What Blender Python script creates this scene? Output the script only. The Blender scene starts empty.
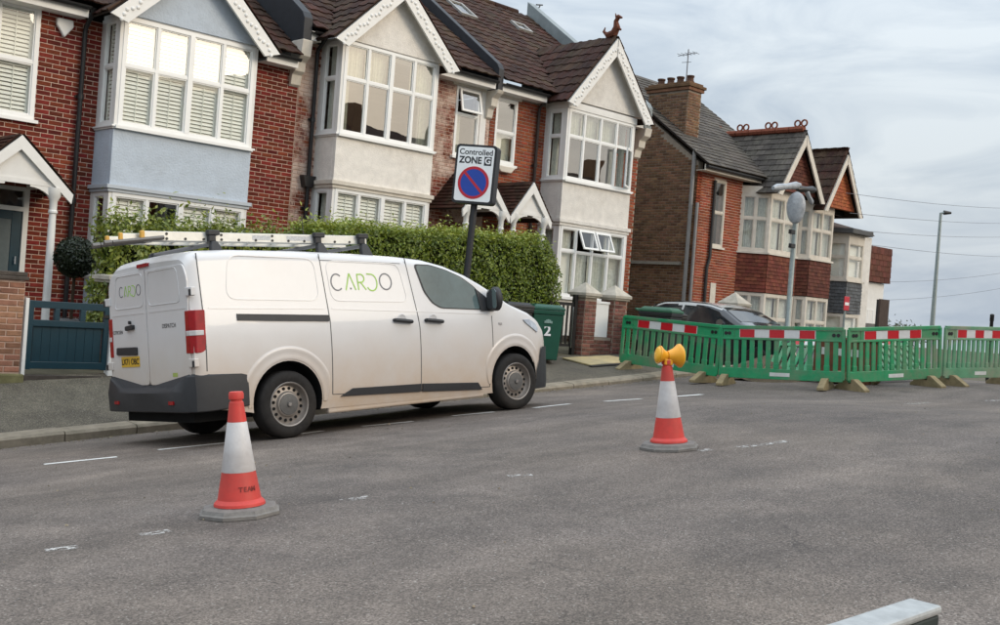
import bpy, bmesh, math, random
import numpy as np
from mathutils import Vector, Matrix
random.seed(7); rng = np.random.default_rng(7)
R = math.radians
scn = bpy.context.scene
col = scn.collection

# ------------------------------------------------------------------ camera, sky, sun, exposure
FPX, ROLL, PITCH, PSI, CZ = 1100.0, R(4.3), R(0.3), R(46.0), 1.4
_h = Vector((math.cos(PSI), math.sin(PSI), 0)); _r = Vector((math.sin(PSI), -math.cos(PSI), 0)); _z = Vector((0, 0, 1))
FWD = _h * math.cos(PITCH) - _z * math.sin(PITCH); _up = _h * math.sin(PITCH) + _z * math.cos(PITCH)
IR = _r * math.cos(ROLL) + _up * math.sin(ROLL); IU = -_r * math.sin(ROLL) + _up * math.cos(ROLL)
CAM = Vector((0, 0, CZ))
cd = bpy.data.cameras.new('camera'); cam = bpy.data.objects.new('camera', cd); col.objects.link(cam)
cd.sensor_width = 36; cd.lens = FPX / 1000 * 36; cd.clip_start = 0.05; cd.clip_end = 3000
cam.matrix_world = Matrix(((IR.x, IU.x, -FWD.x, 0), (IR.y, IU.y, -FWD.y, 0), (IR.z, IU.z, -FWD.z, CZ), (0, 0, 0, 1)))
scn.camera = cam
scn.render.engine = 'CYCLES'
scn.view_settings.view_transform = 'Standard'; scn.view_settings.look = 'None'; scn.view_settings.gamma = 1
scn.view_settings.exposure = 0.60

SUN_EL, SUN_AZ = R(23), R(297)        # azimuth: direction towards the sun, measured from +X counter-clockwise
world = bpy.data.worlds.new('World'); scn.world = world; world.use_nodes = True
nt = world.node_tree; nt.nodes.clear()
def wn(t, **k):
    n = nt.nodes.new(t)
    for a, b in k.items(): setattr(n, a, b)
    return n
wout = wn('ShaderNodeOutputWorld'); wbg = wn('ShaderNodeBackground'); wbg.inputs[1].default_value = 0.10
sky = wn('ShaderNodeTexSky', sky_type='NISHITA', sun_disc=False, sun_elevation=SUN_EL, sun_rotation=math.pi / 2 - SUN_AZ, air_density=1.6, dust_density=5.0)
wtc = wn('ShaderNodeTexCoord'); wmp = wn('ShaderNodeMapping'); wmp.inputs['Scale'].default_value = (1.0, 1.0, 3.2)
n1 = wn('ShaderNodeTexNoise'); n1.inputs['Scale'].default_value = 5.5; n1.inputs['Detail'].default_value = 7; n1.inputs['Roughness'].default_value = .56; n1.inputs['Distortion'].default_value = .7
cr = wn('ShaderNodeValToRGB'); cr.color_ramp.elements[0].position = .34; cr.color_ramp.elements[1].position = .62
cr.color_ramp.elements[0].color = (3.45, 4.0, 4.7, 1); cr.color_ramp.elements[1].color = (5.1, 5.55, 5.95, 1)
mx = wn('ShaderNodeMixRGB'); mx.inputs[0].default_value = .84
L = nt.links.new
L(wtc.outputs['Generated'], wmp.inputs[0]); L(wmp.outputs[0], n1.inputs[0]); L(n1.outputs['Fac'], cr.inputs[0])
sep = wn('ShaderNodeSeparateXYZ'); L(wtc.outputs['Generated'], sep.inputs[0])      # overcast sky: brighter towards the zenith
sq = wn('ShaderNodeMath', operation='MULTIPLY'); L(sep.outputs[2], sq.inputs[0]); L(sep.outputs[2], sq.inputs[1])
zg = wn('ShaderNodeMath', operation='MULTIPLY_ADD'); L(sq.outputs[0], zg.inputs[0]); zg.inputs[1].default_value = 2.6; zg.inputs[2].default_value = 1.0
vm = wn('ShaderNodeVectorMath', operation='SCALE'); L(cr.outputs[0], vm.inputs[0]); L(zg.outputs[0], vm.inputs['Scale'])
L(sky.outputs[0], mx.inputs[1]); L(vm.outputs[0], mx.inputs[2]); L(mx.outputs[0], wbg.inputs[0]); L(wbg.outputs[0], wout.inputs[0])

sd = bpy.data.lights.new('sun', 'SUN'); sd.energy = .85; sd.angle = R(26); sd.color = (1.0, .86, .68)
sun = bpy.data.objects.new('sun', sd); col.objects.link(sun)
_sd = Vector((math.cos(SUN_AZ) * math.cos(SUN_EL), math.sin(SUN_AZ) * math.cos(SUN_EL), math.sin(SUN_EL)))
sun.rotation_euler = _sd.to_track_quat('Z', 'Y').to_euler()

# ------------------------------------------------------------------ pixel helpers (directions only; depth comes from walls and ground)
def ray(x, y): return FWD + IR * ((x - 500) / FPX) - IU * ((y - 312.5) / FPX)
def px(P):
    d = Vector(P) - CAM; z = d.dot(FWD)
    return (500 + FPX * d.dot(IR) / z, 312.5 - FPX * d.dot(IU) / z, z)
def atY(x, y, Y): d = ray(x, y); return CAM + d * (Y / d.y)
def at_depth(x, y, Z): return CAM + ray(x, y) * Z

# ------------------------------------------------------------------ materials
MATS = {}
def mat(name, rgb, rough=.6, var=.12, scale=6.0, bump=0.0, bscale=60.0, metal=0.0, coat=0.0, island=0.0, rgb2=None, spec=None, dirt=0.0, dirtcol=(.08, .07, .05), dlo=.48, dhi=.75):
    if name in MATS: return MATS[name]
    m = bpy.data.materials.new(name); m.use_nodes = True; t = m.node_tree; N = t.nodes; K = t.links.new
    b = N['Principled BSDF']; b.inputs['Roughness'].default_value = rough; b.inputs['Metallic'].default_value = metal
    b.inputs['Coat Weight'].default_value = coat; b.inputs['Specular IOR Level'].default_value = spec if spec is not None else (.22 if rough > .65 else .5)
    tc = N.new('ShaderNodeNewGeometry')
    no = N.new('ShaderNodeTexNoise'); no.inputs['Scale'].default_value = scale; no.inputs['Detail'].default_value = 7; no.inputs['Roughness'].default_value = .65
    K(tc.outputs['Position'], no.inputs['Vector'])
    c2 = rgb2 or tuple(min(1, c * (1 + var)) for c in rgb); c1 = tuple(c * (1 - var) for c in rgb)
    mix = N.new('ShaderNodeMixRGB'); mix.inputs[1].default_value = (*c1, 1); mix.inputs[2].default_value = (*c2, 1)
    mr = N.new('ShaderNodeMapRange'); mr.inputs[1].default_value = .3; mr.inputs[2].default_value = .7
    K(no.outputs['Fac'], mr.inputs[0]); K(mr.outputs[0], mix.inputs[0])
    out = mix.outputs[0]
    if island:
        g = N.new('ShaderNodeNewGeometry'); oi = N.new('ShaderNodeObjectInfo')
        ad = N.new('ShaderNodeMath'); ad.operation = 'ADD'; K(g.outputs['Random Per Island'], ad.inputs[0]); K(oi.outputs['Random'], ad.inputs[1])
        fr = N.new('ShaderNodeMath'); fr.operation = 'FRACT'; K(ad.outputs[0], fr.inputs[0])
        mp = N.new('ShaderNodeMapRange'); mp.inputs[3].default_value = 1 - island; mp.inputs[4].default_value = 1 + island; K(fr.outputs[0], mp.inputs[0])
        hs = N.new('ShaderNodeHueSaturation'); K(out, hs.inputs['Color']); K(mp.outputs[0], hs.inputs['Value'])
        mh = N.new('ShaderNodeMapRange'); mh.inputs[3].default_value = .5 - island * .03; mh.inputs[4].default_value = .5 + island * .03
        f2 = N.new('ShaderNodeMath'); f2.operation = 'MULTIPLY'; f2.inputs[1].default_value = 7.31; K(fr.outputs[0], f2.inputs[0])
        f3 = N.new('ShaderNodeMath'); f3.operation = 'FRACT'; K(f2.outputs[0], f3.inputs[0]); K(f3.outputs[0], mh.inputs[0]); K(mh.outputs[0], hs.inputs['Hue'])
        out = hs.outputs[0]
    if dirt:
        n3 = N.new('ShaderNodeTexNoise'); n3.inputs['Scale'].default_value = 1.7; n3.inputs['Detail'].default_value = 9; n3.inputs['Roughness'].default_value = .7
        K(tc.outputs['Position'], n3.inputs['Vector'])
        m3 = N.new('ShaderNodeMapRange'); m3.inputs[1].default_value = dlo; m3.inputs[2].default_value = dhi; m3.inputs[4].default_value = dirt; K(n3.outputs['Fac'], m3.inputs[0])
        x3 = N.new('ShaderNodeMixRGB'); x3.inputs[2].default_value = (*dirtcol, 1); K(m3.outputs[0], x3.inputs[0]); K(out, x3.inputs[1]); out = x3.outputs[0]
    K(out, b.inputs['Base Color'])
    if bump:
        n2 = N.new('ShaderNodeTexNoise'); n2.inputs['Scale'].default_value = bscale; n2.inputs['Detail'].default_value = 5
        K(tc.outputs['Position'], n2.inputs['Vector'])
        bp = N.new('ShaderNodeBump'); bp.inputs['Strength'].default_value = bump; bp.inputs['Distance'].default_value = .01
        K(n2.outputs['Fac'], bp.inputs['Height']); K(bp.outputs[0], b.inputs['Normal'])
    MATS[name] = m; return m

def glassmat(name, tint=(.98, .985, .98), ior=1.95, rough=0.0, wob=.03):
    m = bpy.data.materials.new(name); m.use_nodes = True; t = m.node_tree; N = t.nodes; K = t.links.new; N.clear()
    o = N.new('ShaderNodeOutputMaterial'); mi = N.new('ShaderNodeMixShader'); tr = N.new('ShaderNodeBsdfTransparent'); gl = N.new('ShaderNodeBsdfGlossy')
    tr.inputs[0].default_value = (*tint, 1); gl.inputs['Roughness'].default_value = rough; gl.inputs[0].default_value = (.95, .95, .95, 1)
    fr = N.new('ShaderNodeFresnel'); fr.inputs[0].default_value = ior
    tc = N.new('ShaderNodeTexCoord'); no = N.new('ShaderNodeTexNoise'); no.inputs['Scale'].default_value = 1.3; no.inputs['Detail'].default_value = 1
    bp = N.new('ShaderNodeBump'); bp.inputs['Strength'].default_value = wob; bp.inputs['Distance'].default_value = .1
    K(tc.outputs['Object'], no.inputs[0]); K(no.outputs['Fac'], bp.inputs['Height']); K(bp.outputs[0], gl.inputs['Normal'])
    ge = N.new('ShaderNodeNewGeometry'); fm_ = N.new('ShaderNodeMath'); fm_.operation = 'SUBTRACT'; fm_.use_clamp = True; K(fr.outputs[0], fm_.inputs[0]); K(ge.outputs['Backfacing'], fm_.inputs[1])   # rear face of the sheet only transmits
    K(fm_.outputs[0], mi.inputs[0]); K(tr.outputs[0], mi.inputs[1]); K(gl.outputs[0], mi.inputs[2]); K(mi.outputs[0], o.inputs[0])
    MATS[name] = m; return m

WHITE = mat('white_paint', (.74, .73, .70), .45, .05, 4, dirt=.18, dirtcol=(.42, .40, .35))
UPVC = mat('white_window_frame', (.80, .80, .78), .35, .03, 3)
CREAM = mat('cream_paint', (.62, .57, .49), .6, .12, 5, .15, 40, dirt=.35, dirtcol=(.32, .28, .22))
MORT1 = mat('mortar_pale', (.56, .40, .32), .9, .2, 9, .4, 120)
MORT2 = mat('mortar_grey', (.30, .25, .20), .9, .2, 9, .4, 120)
BR1 = mat('red_brick', (.158, .026, .015), .8, .3, 5, .5, 130, island=.36, dirt=.30, dirtcol=(.055, .022, .016))
BR2 = mat('worn_red_brick', (.185, .050, .028), .85, .3, 8, .5, 130, island=.34, dirt=.92, dirtcol=(.56, .44, .37), dlo=.43, dhi=.56)
BR3 = mat('orange_brick', (.255, .062, .028), .8, .25, 6, .4, 130, island=.26, dirt=.25, dirtcol=(.10, .03, .018))
BR4 = mat('stock_brick', (.175, .094, .052), .85, .3, 5, .5, 130, island=.38)
BRG = mat('garden_brick', (.27, .135, .085), .85, .25, 12, .6, 120, island=.32, dirt=.25, dirtcol=(.20, .16, .11))
BRP = mat('pillar_brick', (.20, .085, .065), .85, .3, 12, .6, 120, island=.36, dirt=.45, dirtcol=(.14, .12, .09))
TILE = mat('brown_roof_tile', (.040, .016, .010), .8, .4, 4, .4, 90, island=.40, dirt=.55, dirtcol=(.105, .082, .045))
SLATE = mat('grey_slate', (.072, .062, .053), .75, .4, 3, .35, 60, island=.28, dirt=.65, dirtcol=(.155, .140, .105))
DECK = mat('roof_underlay', (.03, .022, .018), .9)
LEAD = mat('dark_slate_cladding', (.015, .017, .022), .6, .3, 6, .2, 40)
ZINC = mat('grey_roof_sheet', (.20, .23, .235), .5, .2, 3, .1, 30)
BLUER = mat('pale_blue_render', (.49, .55, .62), .85, .07, 5, 1.0, 30, dirt=.3, dirtcol=(.33, .35, .36), dlo=.5, dhi=.72)
CRMR = mat('cream_pebbledash', (.79, .75, .69), .9, .10, 6, 1.0, 45, dirt=.35, dirtcol=(.48, .43, .36), dlo=.5, dhi=.72)
GRYR = mat('grey_pebbledash', (.70, .67, .62), .9, .1, 6, 1.0, 45, dirt=.35, dirtcol=(.42, .38, .32), dlo=.5, dhi=.72)
BLACKM = mat('black_paint', (.012, .012, .013), .4, .2, 8)
GLASS = glassmat('window_glass'); GLASS2 = glassmat('bright_window_glass', (.94, .95, .92), 3.8)
GLASSC = glassmat('car_glass', (.20, .30, .30), 1.75, 0, .03)
ROOM = mat('room_wall', (.30, .27, .24), .9, .2, 1.2)
SHUT = mat('shutter_white', (.86, .86, .78), .5, .04, 3)
CURT = mat('net_curtain', (.72, .72, .64), .9, .15, 14)
HANG = mat('hung_tile_red', (.150, .042, .026), .75, .25, 10, .3, 90, island=.28)
HANGB = mat('hung_tile_brown', (.105, .034, .022), .75, .25, 10, .3, 90, island=.25)
HANGO = mat('hung_tile_orange', (.33, .095, .038), .75, .2, 10, .3, 90, island=.2)
HANGG = mat('hung_slate_grey', (.095, .10, .105), .7, .25, 10, .3, 90, island=.25)

# ------------------------------------------------------------------ mesh building
WM = {}
class MB:
    def __init__(s): s.v = []; s.f = []; s.m = []
    def add(s, vs, fs, mi=0):
        o = len(s.v); s.v += [tuple(p) for p in vs]
        for f in fs: s.f.append(tuple(o + i for i in f)); s.m.append(mi)
        return s
    def box(s, x0, x1, y0, y1, z0, z1, mi=0, T=None):
        vs = [Vector((x, y, z)) for z in (z0, z1) for y in (y0, y1) for x in (x0, x1)]
        if T is not None: vs = [T @ p for p in vs]
        return s.add(vs, [(0, 2, 3, 1), (4, 5, 7, 6), (0, 1, 5, 4), (2, 6, 7, 3), (0, 4, 6, 2), (1, 3, 7, 5)], mi)
    def obox(s, O, a, b, c, mi=0):           # box from corner O with edge vectors a,b,c
        O, a, b, c = map(Vector, (O, a, b, c))
        if a.cross(b).dot(c) < 0: a, b = b, a
        vs = [O, O + a, O + b, O + a + b, O + c, O + a + c, O + b + c, O + a + b + c]
        return s.add(vs, [(0, 2, 3, 1), (4, 5, 7, 6), (0, 1, 5, 4), (2, 6, 7, 3), (0, 4, 6, 2), (1, 3, 7, 5)], mi)
    def prism(s, pts, d, mi=0, cap=True):    # polygon extruded along vector d
        pts = [Vector(p) for p in pts]; d = Vector(d); n = len(pts)
        nn = Vector((0, 0, 0))
        for i in range(n): nn += pts[i].cross(pts[(i + 1) % n])
        if nn.dot(d) > 0: pts = pts[::-1]
        fs = [(i, i + n, (i + 1) % n + n, (i + 1) % n) for i in range(n)]
        if cap: fs += [tuple(range(n)), tuple(range(2 * n - 1, n - 1, -1))]
        return s.add(pts + [p + d for p in pts], fs, mi)
    def tube(s, pts, r, n=8, mi=0, cap=True):
        pts = [Vector(p) for p in pts]; rs = r if isinstance(r, (list, tuple)) else [r] * len(pts)
        vs = []; prev = None
        for i, p in enumerate(pts):
            t = (pts[min(i + 1, len(pts) - 1)] - pts[max(i - 1, 0)]).normalized()
            a = prev if prev is not None else (Vector((0, 0, 1)) if abs(t.z) < .9 else Vector((1, 0, 0)))
            a = (a - t * a.dot(t)).normalized(); b = t.cross(a); prev = a
            vs += [p + (a * math.cos(q) + b * math.sin(q)) * rs[i] for q in (2 * math.pi * k / n for k in range(n))]
        fs = [(i * n + k, i * n + (k + 1) % n, (i + 1) * n + (k + 1) % n, (i + 1) * n + k) for i in range(len(pts) - 1) for k in range(n)]
        if cap: fs += [tuple(range(n))[::-1], tuple((len(pts) - 1) * n + k for k in range(n))]
        return s.add(vs, fs, mi)
    def lathe(s, prof, C=(0, 0, 0), n=24, mi=0, T=None, caps=True):      # prof: (r,z) list, axis z
        C = Vector(C); vs = []
        for r, z in prof:
            for k in range(n):
                p = Vector((r * math.cos(2 * math.pi * k / n), r * math.sin(2 * math.pi * k / n), z))
                vs.append((T @ p if T is not None else p) + C)
        fs = [(i * n + k, i * n + (k + 1) % n, (i + 1) * n + (k + 1) % n, (i + 1) * n + k) for i in range(len(prof) - 1) for k in range(n)]
        if caps and prof[0][0] > 1e-4: fs.append(tuple(range(n))[::-1])
        if caps and prof[-1][0] > 1e-4: fs.append(tuple((len(prof) - 1) * n + k for k in range(n)))
        return s.add(vs, fs, mi)
    def build(s, name, ms, parent=None, smooth=False, bevel=0, T=None, angle=40, weld=False):
        me = bpy.data.meshes.new(name)
        Mx = T if T is not None else (WM[parent].inverted() if parent is not None else None)
        vs = [tuple(Mx @ Vector(p)) for p in s.v] if Mx is not None else s.v
        me.from_pydata(vs, [], s.f); me.update()
        ms = ms if isinstance(ms, (list, tuple)) else [ms]
        for m in ms: me.materials.append(m)
        if len(ms) > 1: me.polygons.foreach_set('material_index', s.m)
        if smooth:
            me.polygons.foreach_set('use_smooth', [True] * len(me.polygons))
            try: me.set_sharp_from_angle(angle=R(angle))
            except Exception: pass
        o = bpy.data.objects.new(name, me); col.objects.link(o)
        if parent is not None: o.parent = parent; WM[o] = WM[parent].copy()
        else: WM[o] = Matrix.Identity(4)
        if bevel:
            b = o.modifiers.new('bevel', 'BEVEL'); b.width = bevel; b.segments = 2; b.limit_method = 'ANGLE'
        return o

def tag(o, label, cat, group=None, kind=None):
    o['label'] = label
    if cat: o['category'] = cat
    if group: o['group'] = group
    if kind: o['kind'] = kind
    return o
def thing(name, label, cat, M=None, group=None):
    o = bpy.data.objects.new(name, None); col.objects.link(o); o.empty_display_size = .2
    M = M if M is not None else Matrix.Identity(4)
    if not isinstance(M, Matrix): M = Matrix.Translation(Vector(M))
    o.matrix_world = M; WM[o] = M.copy(); tag(o, label, cat, group); return o
def struct(o, label): o['kind'] = 'structure'; o['label'] = label; return o
def inst(mesh, name, parent, Mloc):
    o = bpy.data.objects.new(name, mesh); col.objects.link(o); o.parent = parent; o.matrix_local = Mloc; return o
def frame3(u, v, n, O): return Matrix(((u.x, v.x, n.x, O.x), (u.y, v.y, n.y, O.y), (u.z, v.z, n.z, O.z), (0, 0, 0, 1)))
def copy_thing(root, M):
    r = root.copy(); col.objects.link(r); r.matrix_world = M; WM[r] = M.copy()
    def rec(src, dst):
        for ch in list(src.children):
            c = ch.copy(); col.objects.link(c); c.parent = dst; c.matrix_parent_inverse = ch.matrix_parent_inverse.copy(); rec(ch, c)
    rec(root, r); return r

def text_part(body, parent, M, size, m, name='lettering', bold=0, ext=.001, sx=1.0):
    c = bpy.data.curves.new(name, 'FONT'); c.body = body; c.size = size; c.align_x = 'CENTER'; c.align_y = 'CENTER'; c.extrude = ext; c.offset = bold
    t = bpy.data.objects.new(name, c); col.objects.link(t)
    dg = bpy.context.evaluated_depsgraph_get(); me = bpy.data.meshes.new_from_object(t.evaluated_get(dg)); bpy.data.objects.remove(t)
    me.materials.clear(); me.materials.append(m); me.name = name
    o = bpy.data.objects.new(name, me); col.objects.link(o); o.parent = parent
    o.matrix_local = M @ Matrix.Diagonal((sx, 1, 1, 1)); return o

# single brick (chamfered), unit: length 1 along u, height 1 along v, proud along n
def chamfer_block(name, m, w, h, d, c=.006):
    b = MB(); x, z = w / 2, h / 2
    vs = [(-x, -z, 0), (x, -z, 0), (x, z, 0), (-x, z, 0), (-x, -z, d - c), (x, -z, d - c), (x, z, d - c), (-x, z, d - c), (-x + c, -z + c, d), (x - c, -z + c, d), (x - c, z - c, d), (-x + c, z - c, d)]
    fs = [(0, 1, 5, 4), (1, 2, 6, 5), (2, 3, 7, 6), (3, 0, 4, 7), (4, 5, 9, 8), (5, 6, 10, 9), (6, 7, 11, 10), (7, 4, 8, 11), (8, 9, 10, 11)]
    me = bpy.data.meshes.new(name); me.from_pydata(vs, [], fs); me.materials.append(m); return me, vs, fs
BRK = {}
def bricks(wall, m, O, u, n, W, H, holes=(), nobj=0, proud=.010, bw=.225, bh=.075, joint=.013, prefer=None, name='brick', keep=None):
    """real bricks on a mortar slab: the largest in view as objects, the rest joined"""
    O, u, n = Vector(O), Vector(u).normalized(), Vector(n).normalized(); v = Vector((0, 0, 1))
    key = (name, m.name, round(bw, 3), round(bh, 3))
    if key not in BRK: BRK[key] = chamfer_block(name, m, bw - joint, bh - joint, proud)
    me, bv, bf = BRK[key]
    lst = []
    for r in range(int(H / bh)):
        z0 = r * bh + joint / 2; off = (r % 2) * bw / 2; k = -1
        while k * bw + off < W:
            a, b = k * bw + off + joint / 2, (k + 1) * bw + off - joint / 2; k += 1
            segs = [(max(a, joint / 2), min(b, W - joint / 2))]
            for (hx0, hx1, hz0, hz1) in holes:
                if z0 + bh - joint <= hz0 or z0 >= hz1: continue
                ns = []
                for (p, q) in segs:
                    if q <= hx0 or p >= hx1: ns.append((p, q)); continue
                    if p < hx0: ns.append((p, hx0))
                    if q > hx1: ns.append((hx1, q))
                segs = ns
            for (p, q) in segs:
                if q - p > .035 and (keep is None or keep((p + q) / 2, z0)): lst.append((p, q, z0))
    rows = []
    for (p, q, z0) in lst:
        c = O + u * ((p + q) / 2) + v * (z0 + (bh - joint) / 2)
        X, Y, Z = px(c); ok = 0 <= X <= 1000 and 0 <= Y <= 625 and Z > 0
        if prefer is not None and ok: ok = prefer(c, X, Y)
        rows.append((-(1 / Z if ok else 0), p, q, z0, c))
    rows.sort(key=lambda t: t[0])
    rest = MB()
    for i, (s, p, q, z0, c) in enumerate(rows):
        sx = (q - p) / (bw - joint)
        tw = rng.normal(0, .006, 3)
        Mx = frame3(u, v, n, c + n * (.0012 * rng.normal())) @ Matrix.Rotation(tw[2] * .6, 4, 'Z') @ Matrix.Rotation(tw[1], 4, 'Y') @ Matrix.Diagonal((sx, 1, 1, 1))
        if i < nobj and s < 0: inst(me, name, wall, WM[wall].inverted() @ Mx)
        else: rest.add([Mx @ Vector(p_) for p_ in bv], bf)
    if rest.v:
        o = rest.build('more_' + name + 's', m, wall); o['kind'] = 'stuff'
def slab(mb, O, u, n, W, H, th, holes=()):
    """wall slab of thickness th behind plane, with rectangular holes"""
    O, u, n = Vector(O), Vector(u).normalized(), Vector(n).normalized(); v = Vector((0, 0, 1))
    xs = sorted({0, W, *[min(max(h[0], 0), W) for h in holes], *[min(max(h[1], 0), W) for h in holes]}); zs = sorted({0, H, *[min(max(h[2], 0), H) for h in holes], *[min(max(h[3], 0), H) for h in holes]})
    for i in range(len(xs) - 1):
        run = None
        for j in range(len(zs) - 1):
            cx, cz = (xs[i] + xs[i + 1]) / 2, (zs[j] + zs[j + 1]) / 2
            hole = any(h[0] < cx < h[1] and h[2] < cz < h[3] for h in holes)
            if not hole:
                if run is None: run = [zs[j], zs[j + 1]]
                else: run[1] = zs[j + 1]
            if (hole or j == len(zs) - 2) and run:
                mb.obox(O + u * xs[i] + v * run[0], u * (xs[i + 1] - xs[i]), v * (run[1] - run[0]), -n * th); run = None
TIL = {}
def tiles(roof, m, O, u, v, n, W, Ln, inside=None, nobj=0, tw=.30, th=.29, name='tile', curl=.018, prefer=None, lap=.05, thick=.016):
    """tile courses on a slope; O at eave left, u along eave, v up the slope"""
    O, u, v, n = Vector(O), Vector(u).normalized(), Vector(v).normalized(), Vector(n).normalized()
    key = (name, m.name, tw, th, curl)
    if key not in TIL:
        prof = [(-.5, 0), (-.28, 0), (-.14, .75), (0, 1), (.14, .75), (.28, 0), (.49, 0)] if curl > .006 else [(-.485, 0), (.485, 0)]
        vs = []; k = len(prof)
        for yy, lift in ((0, thick + .010), (th + lap, .004)):
            vs += [(a * tw, yy, b * curl + lift) for a, b in prof]
        vs += [(a * tw, 0, b * curl + .010 - .008) for a, b in prof]
        fs = [(i, i + 1, k + i + 1, k + i) for i in range(k - 1)] + [(2 * k + i, 2 * k + i + 1, i + 1, i) for i in range(k - 1)] + [(0, k, 2 * k), (k - 1, 3 * k - 1, 2 * k - 1)]
        me = bpy.data.meshes.new(name); me.from_pydata(vs, [], fs); me.materials.append(m); TIL[key] = (me, vs, fs)
    me, tv, tf = TIL[key]; rows = []
    for r in range(int(Ln / th) + 1):
        if r * th > Ln - .04: break
        for k in range(int(W / tw) + 2):
            cx = (k - .5 * (r % 2 if curl <= .006 else 0)) * tw + tw / 2; cy = r * th
            e0, e1 = max(0, cx - tw / 2), min(W, cx + tw / 2)
            if e1 - e0 < tw * .15: continue
            sx = (e1 - e0) / tw; cx = (e0 + e1) / 2
            if inside and not inside(cx, cy + th * .5): continue
            c = O + u * cx + v * cy; X, Y, Z = px(c); ok = 0 <= X <= 1000 and 0 <= Y <= 625
            if ok and prefer is not None: ok = prefer(c, X, Y)
            rows.append((-(1 / Z if ok else 0), c, sx))
    rows.sort(key=lambda t: t[0]); rest = MB()
    for i, (s, c, sx) in enumerate(rows):
        Mx = frame3(u, v, n, c + n * (.004 * rng.random())) @ Matrix.Rotation(rng.normal(0, .008), 4, 'Z') @ Matrix.Rotation(rng.normal(0, .01), 4, 'X') @ Matrix.Diagonal((sx, 1, 1, 1))
        if i < nobj and s < 0: inst(me, name, roof, WM[roof].inverted() @ Mx)
        else: rest.add([Mx @ Vector(p_) for p_ in tv], tf)
    if rest.v:
        o = rest.build('more_' + name + 's', m, roof); o['kind'] = 'stuff'

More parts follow.
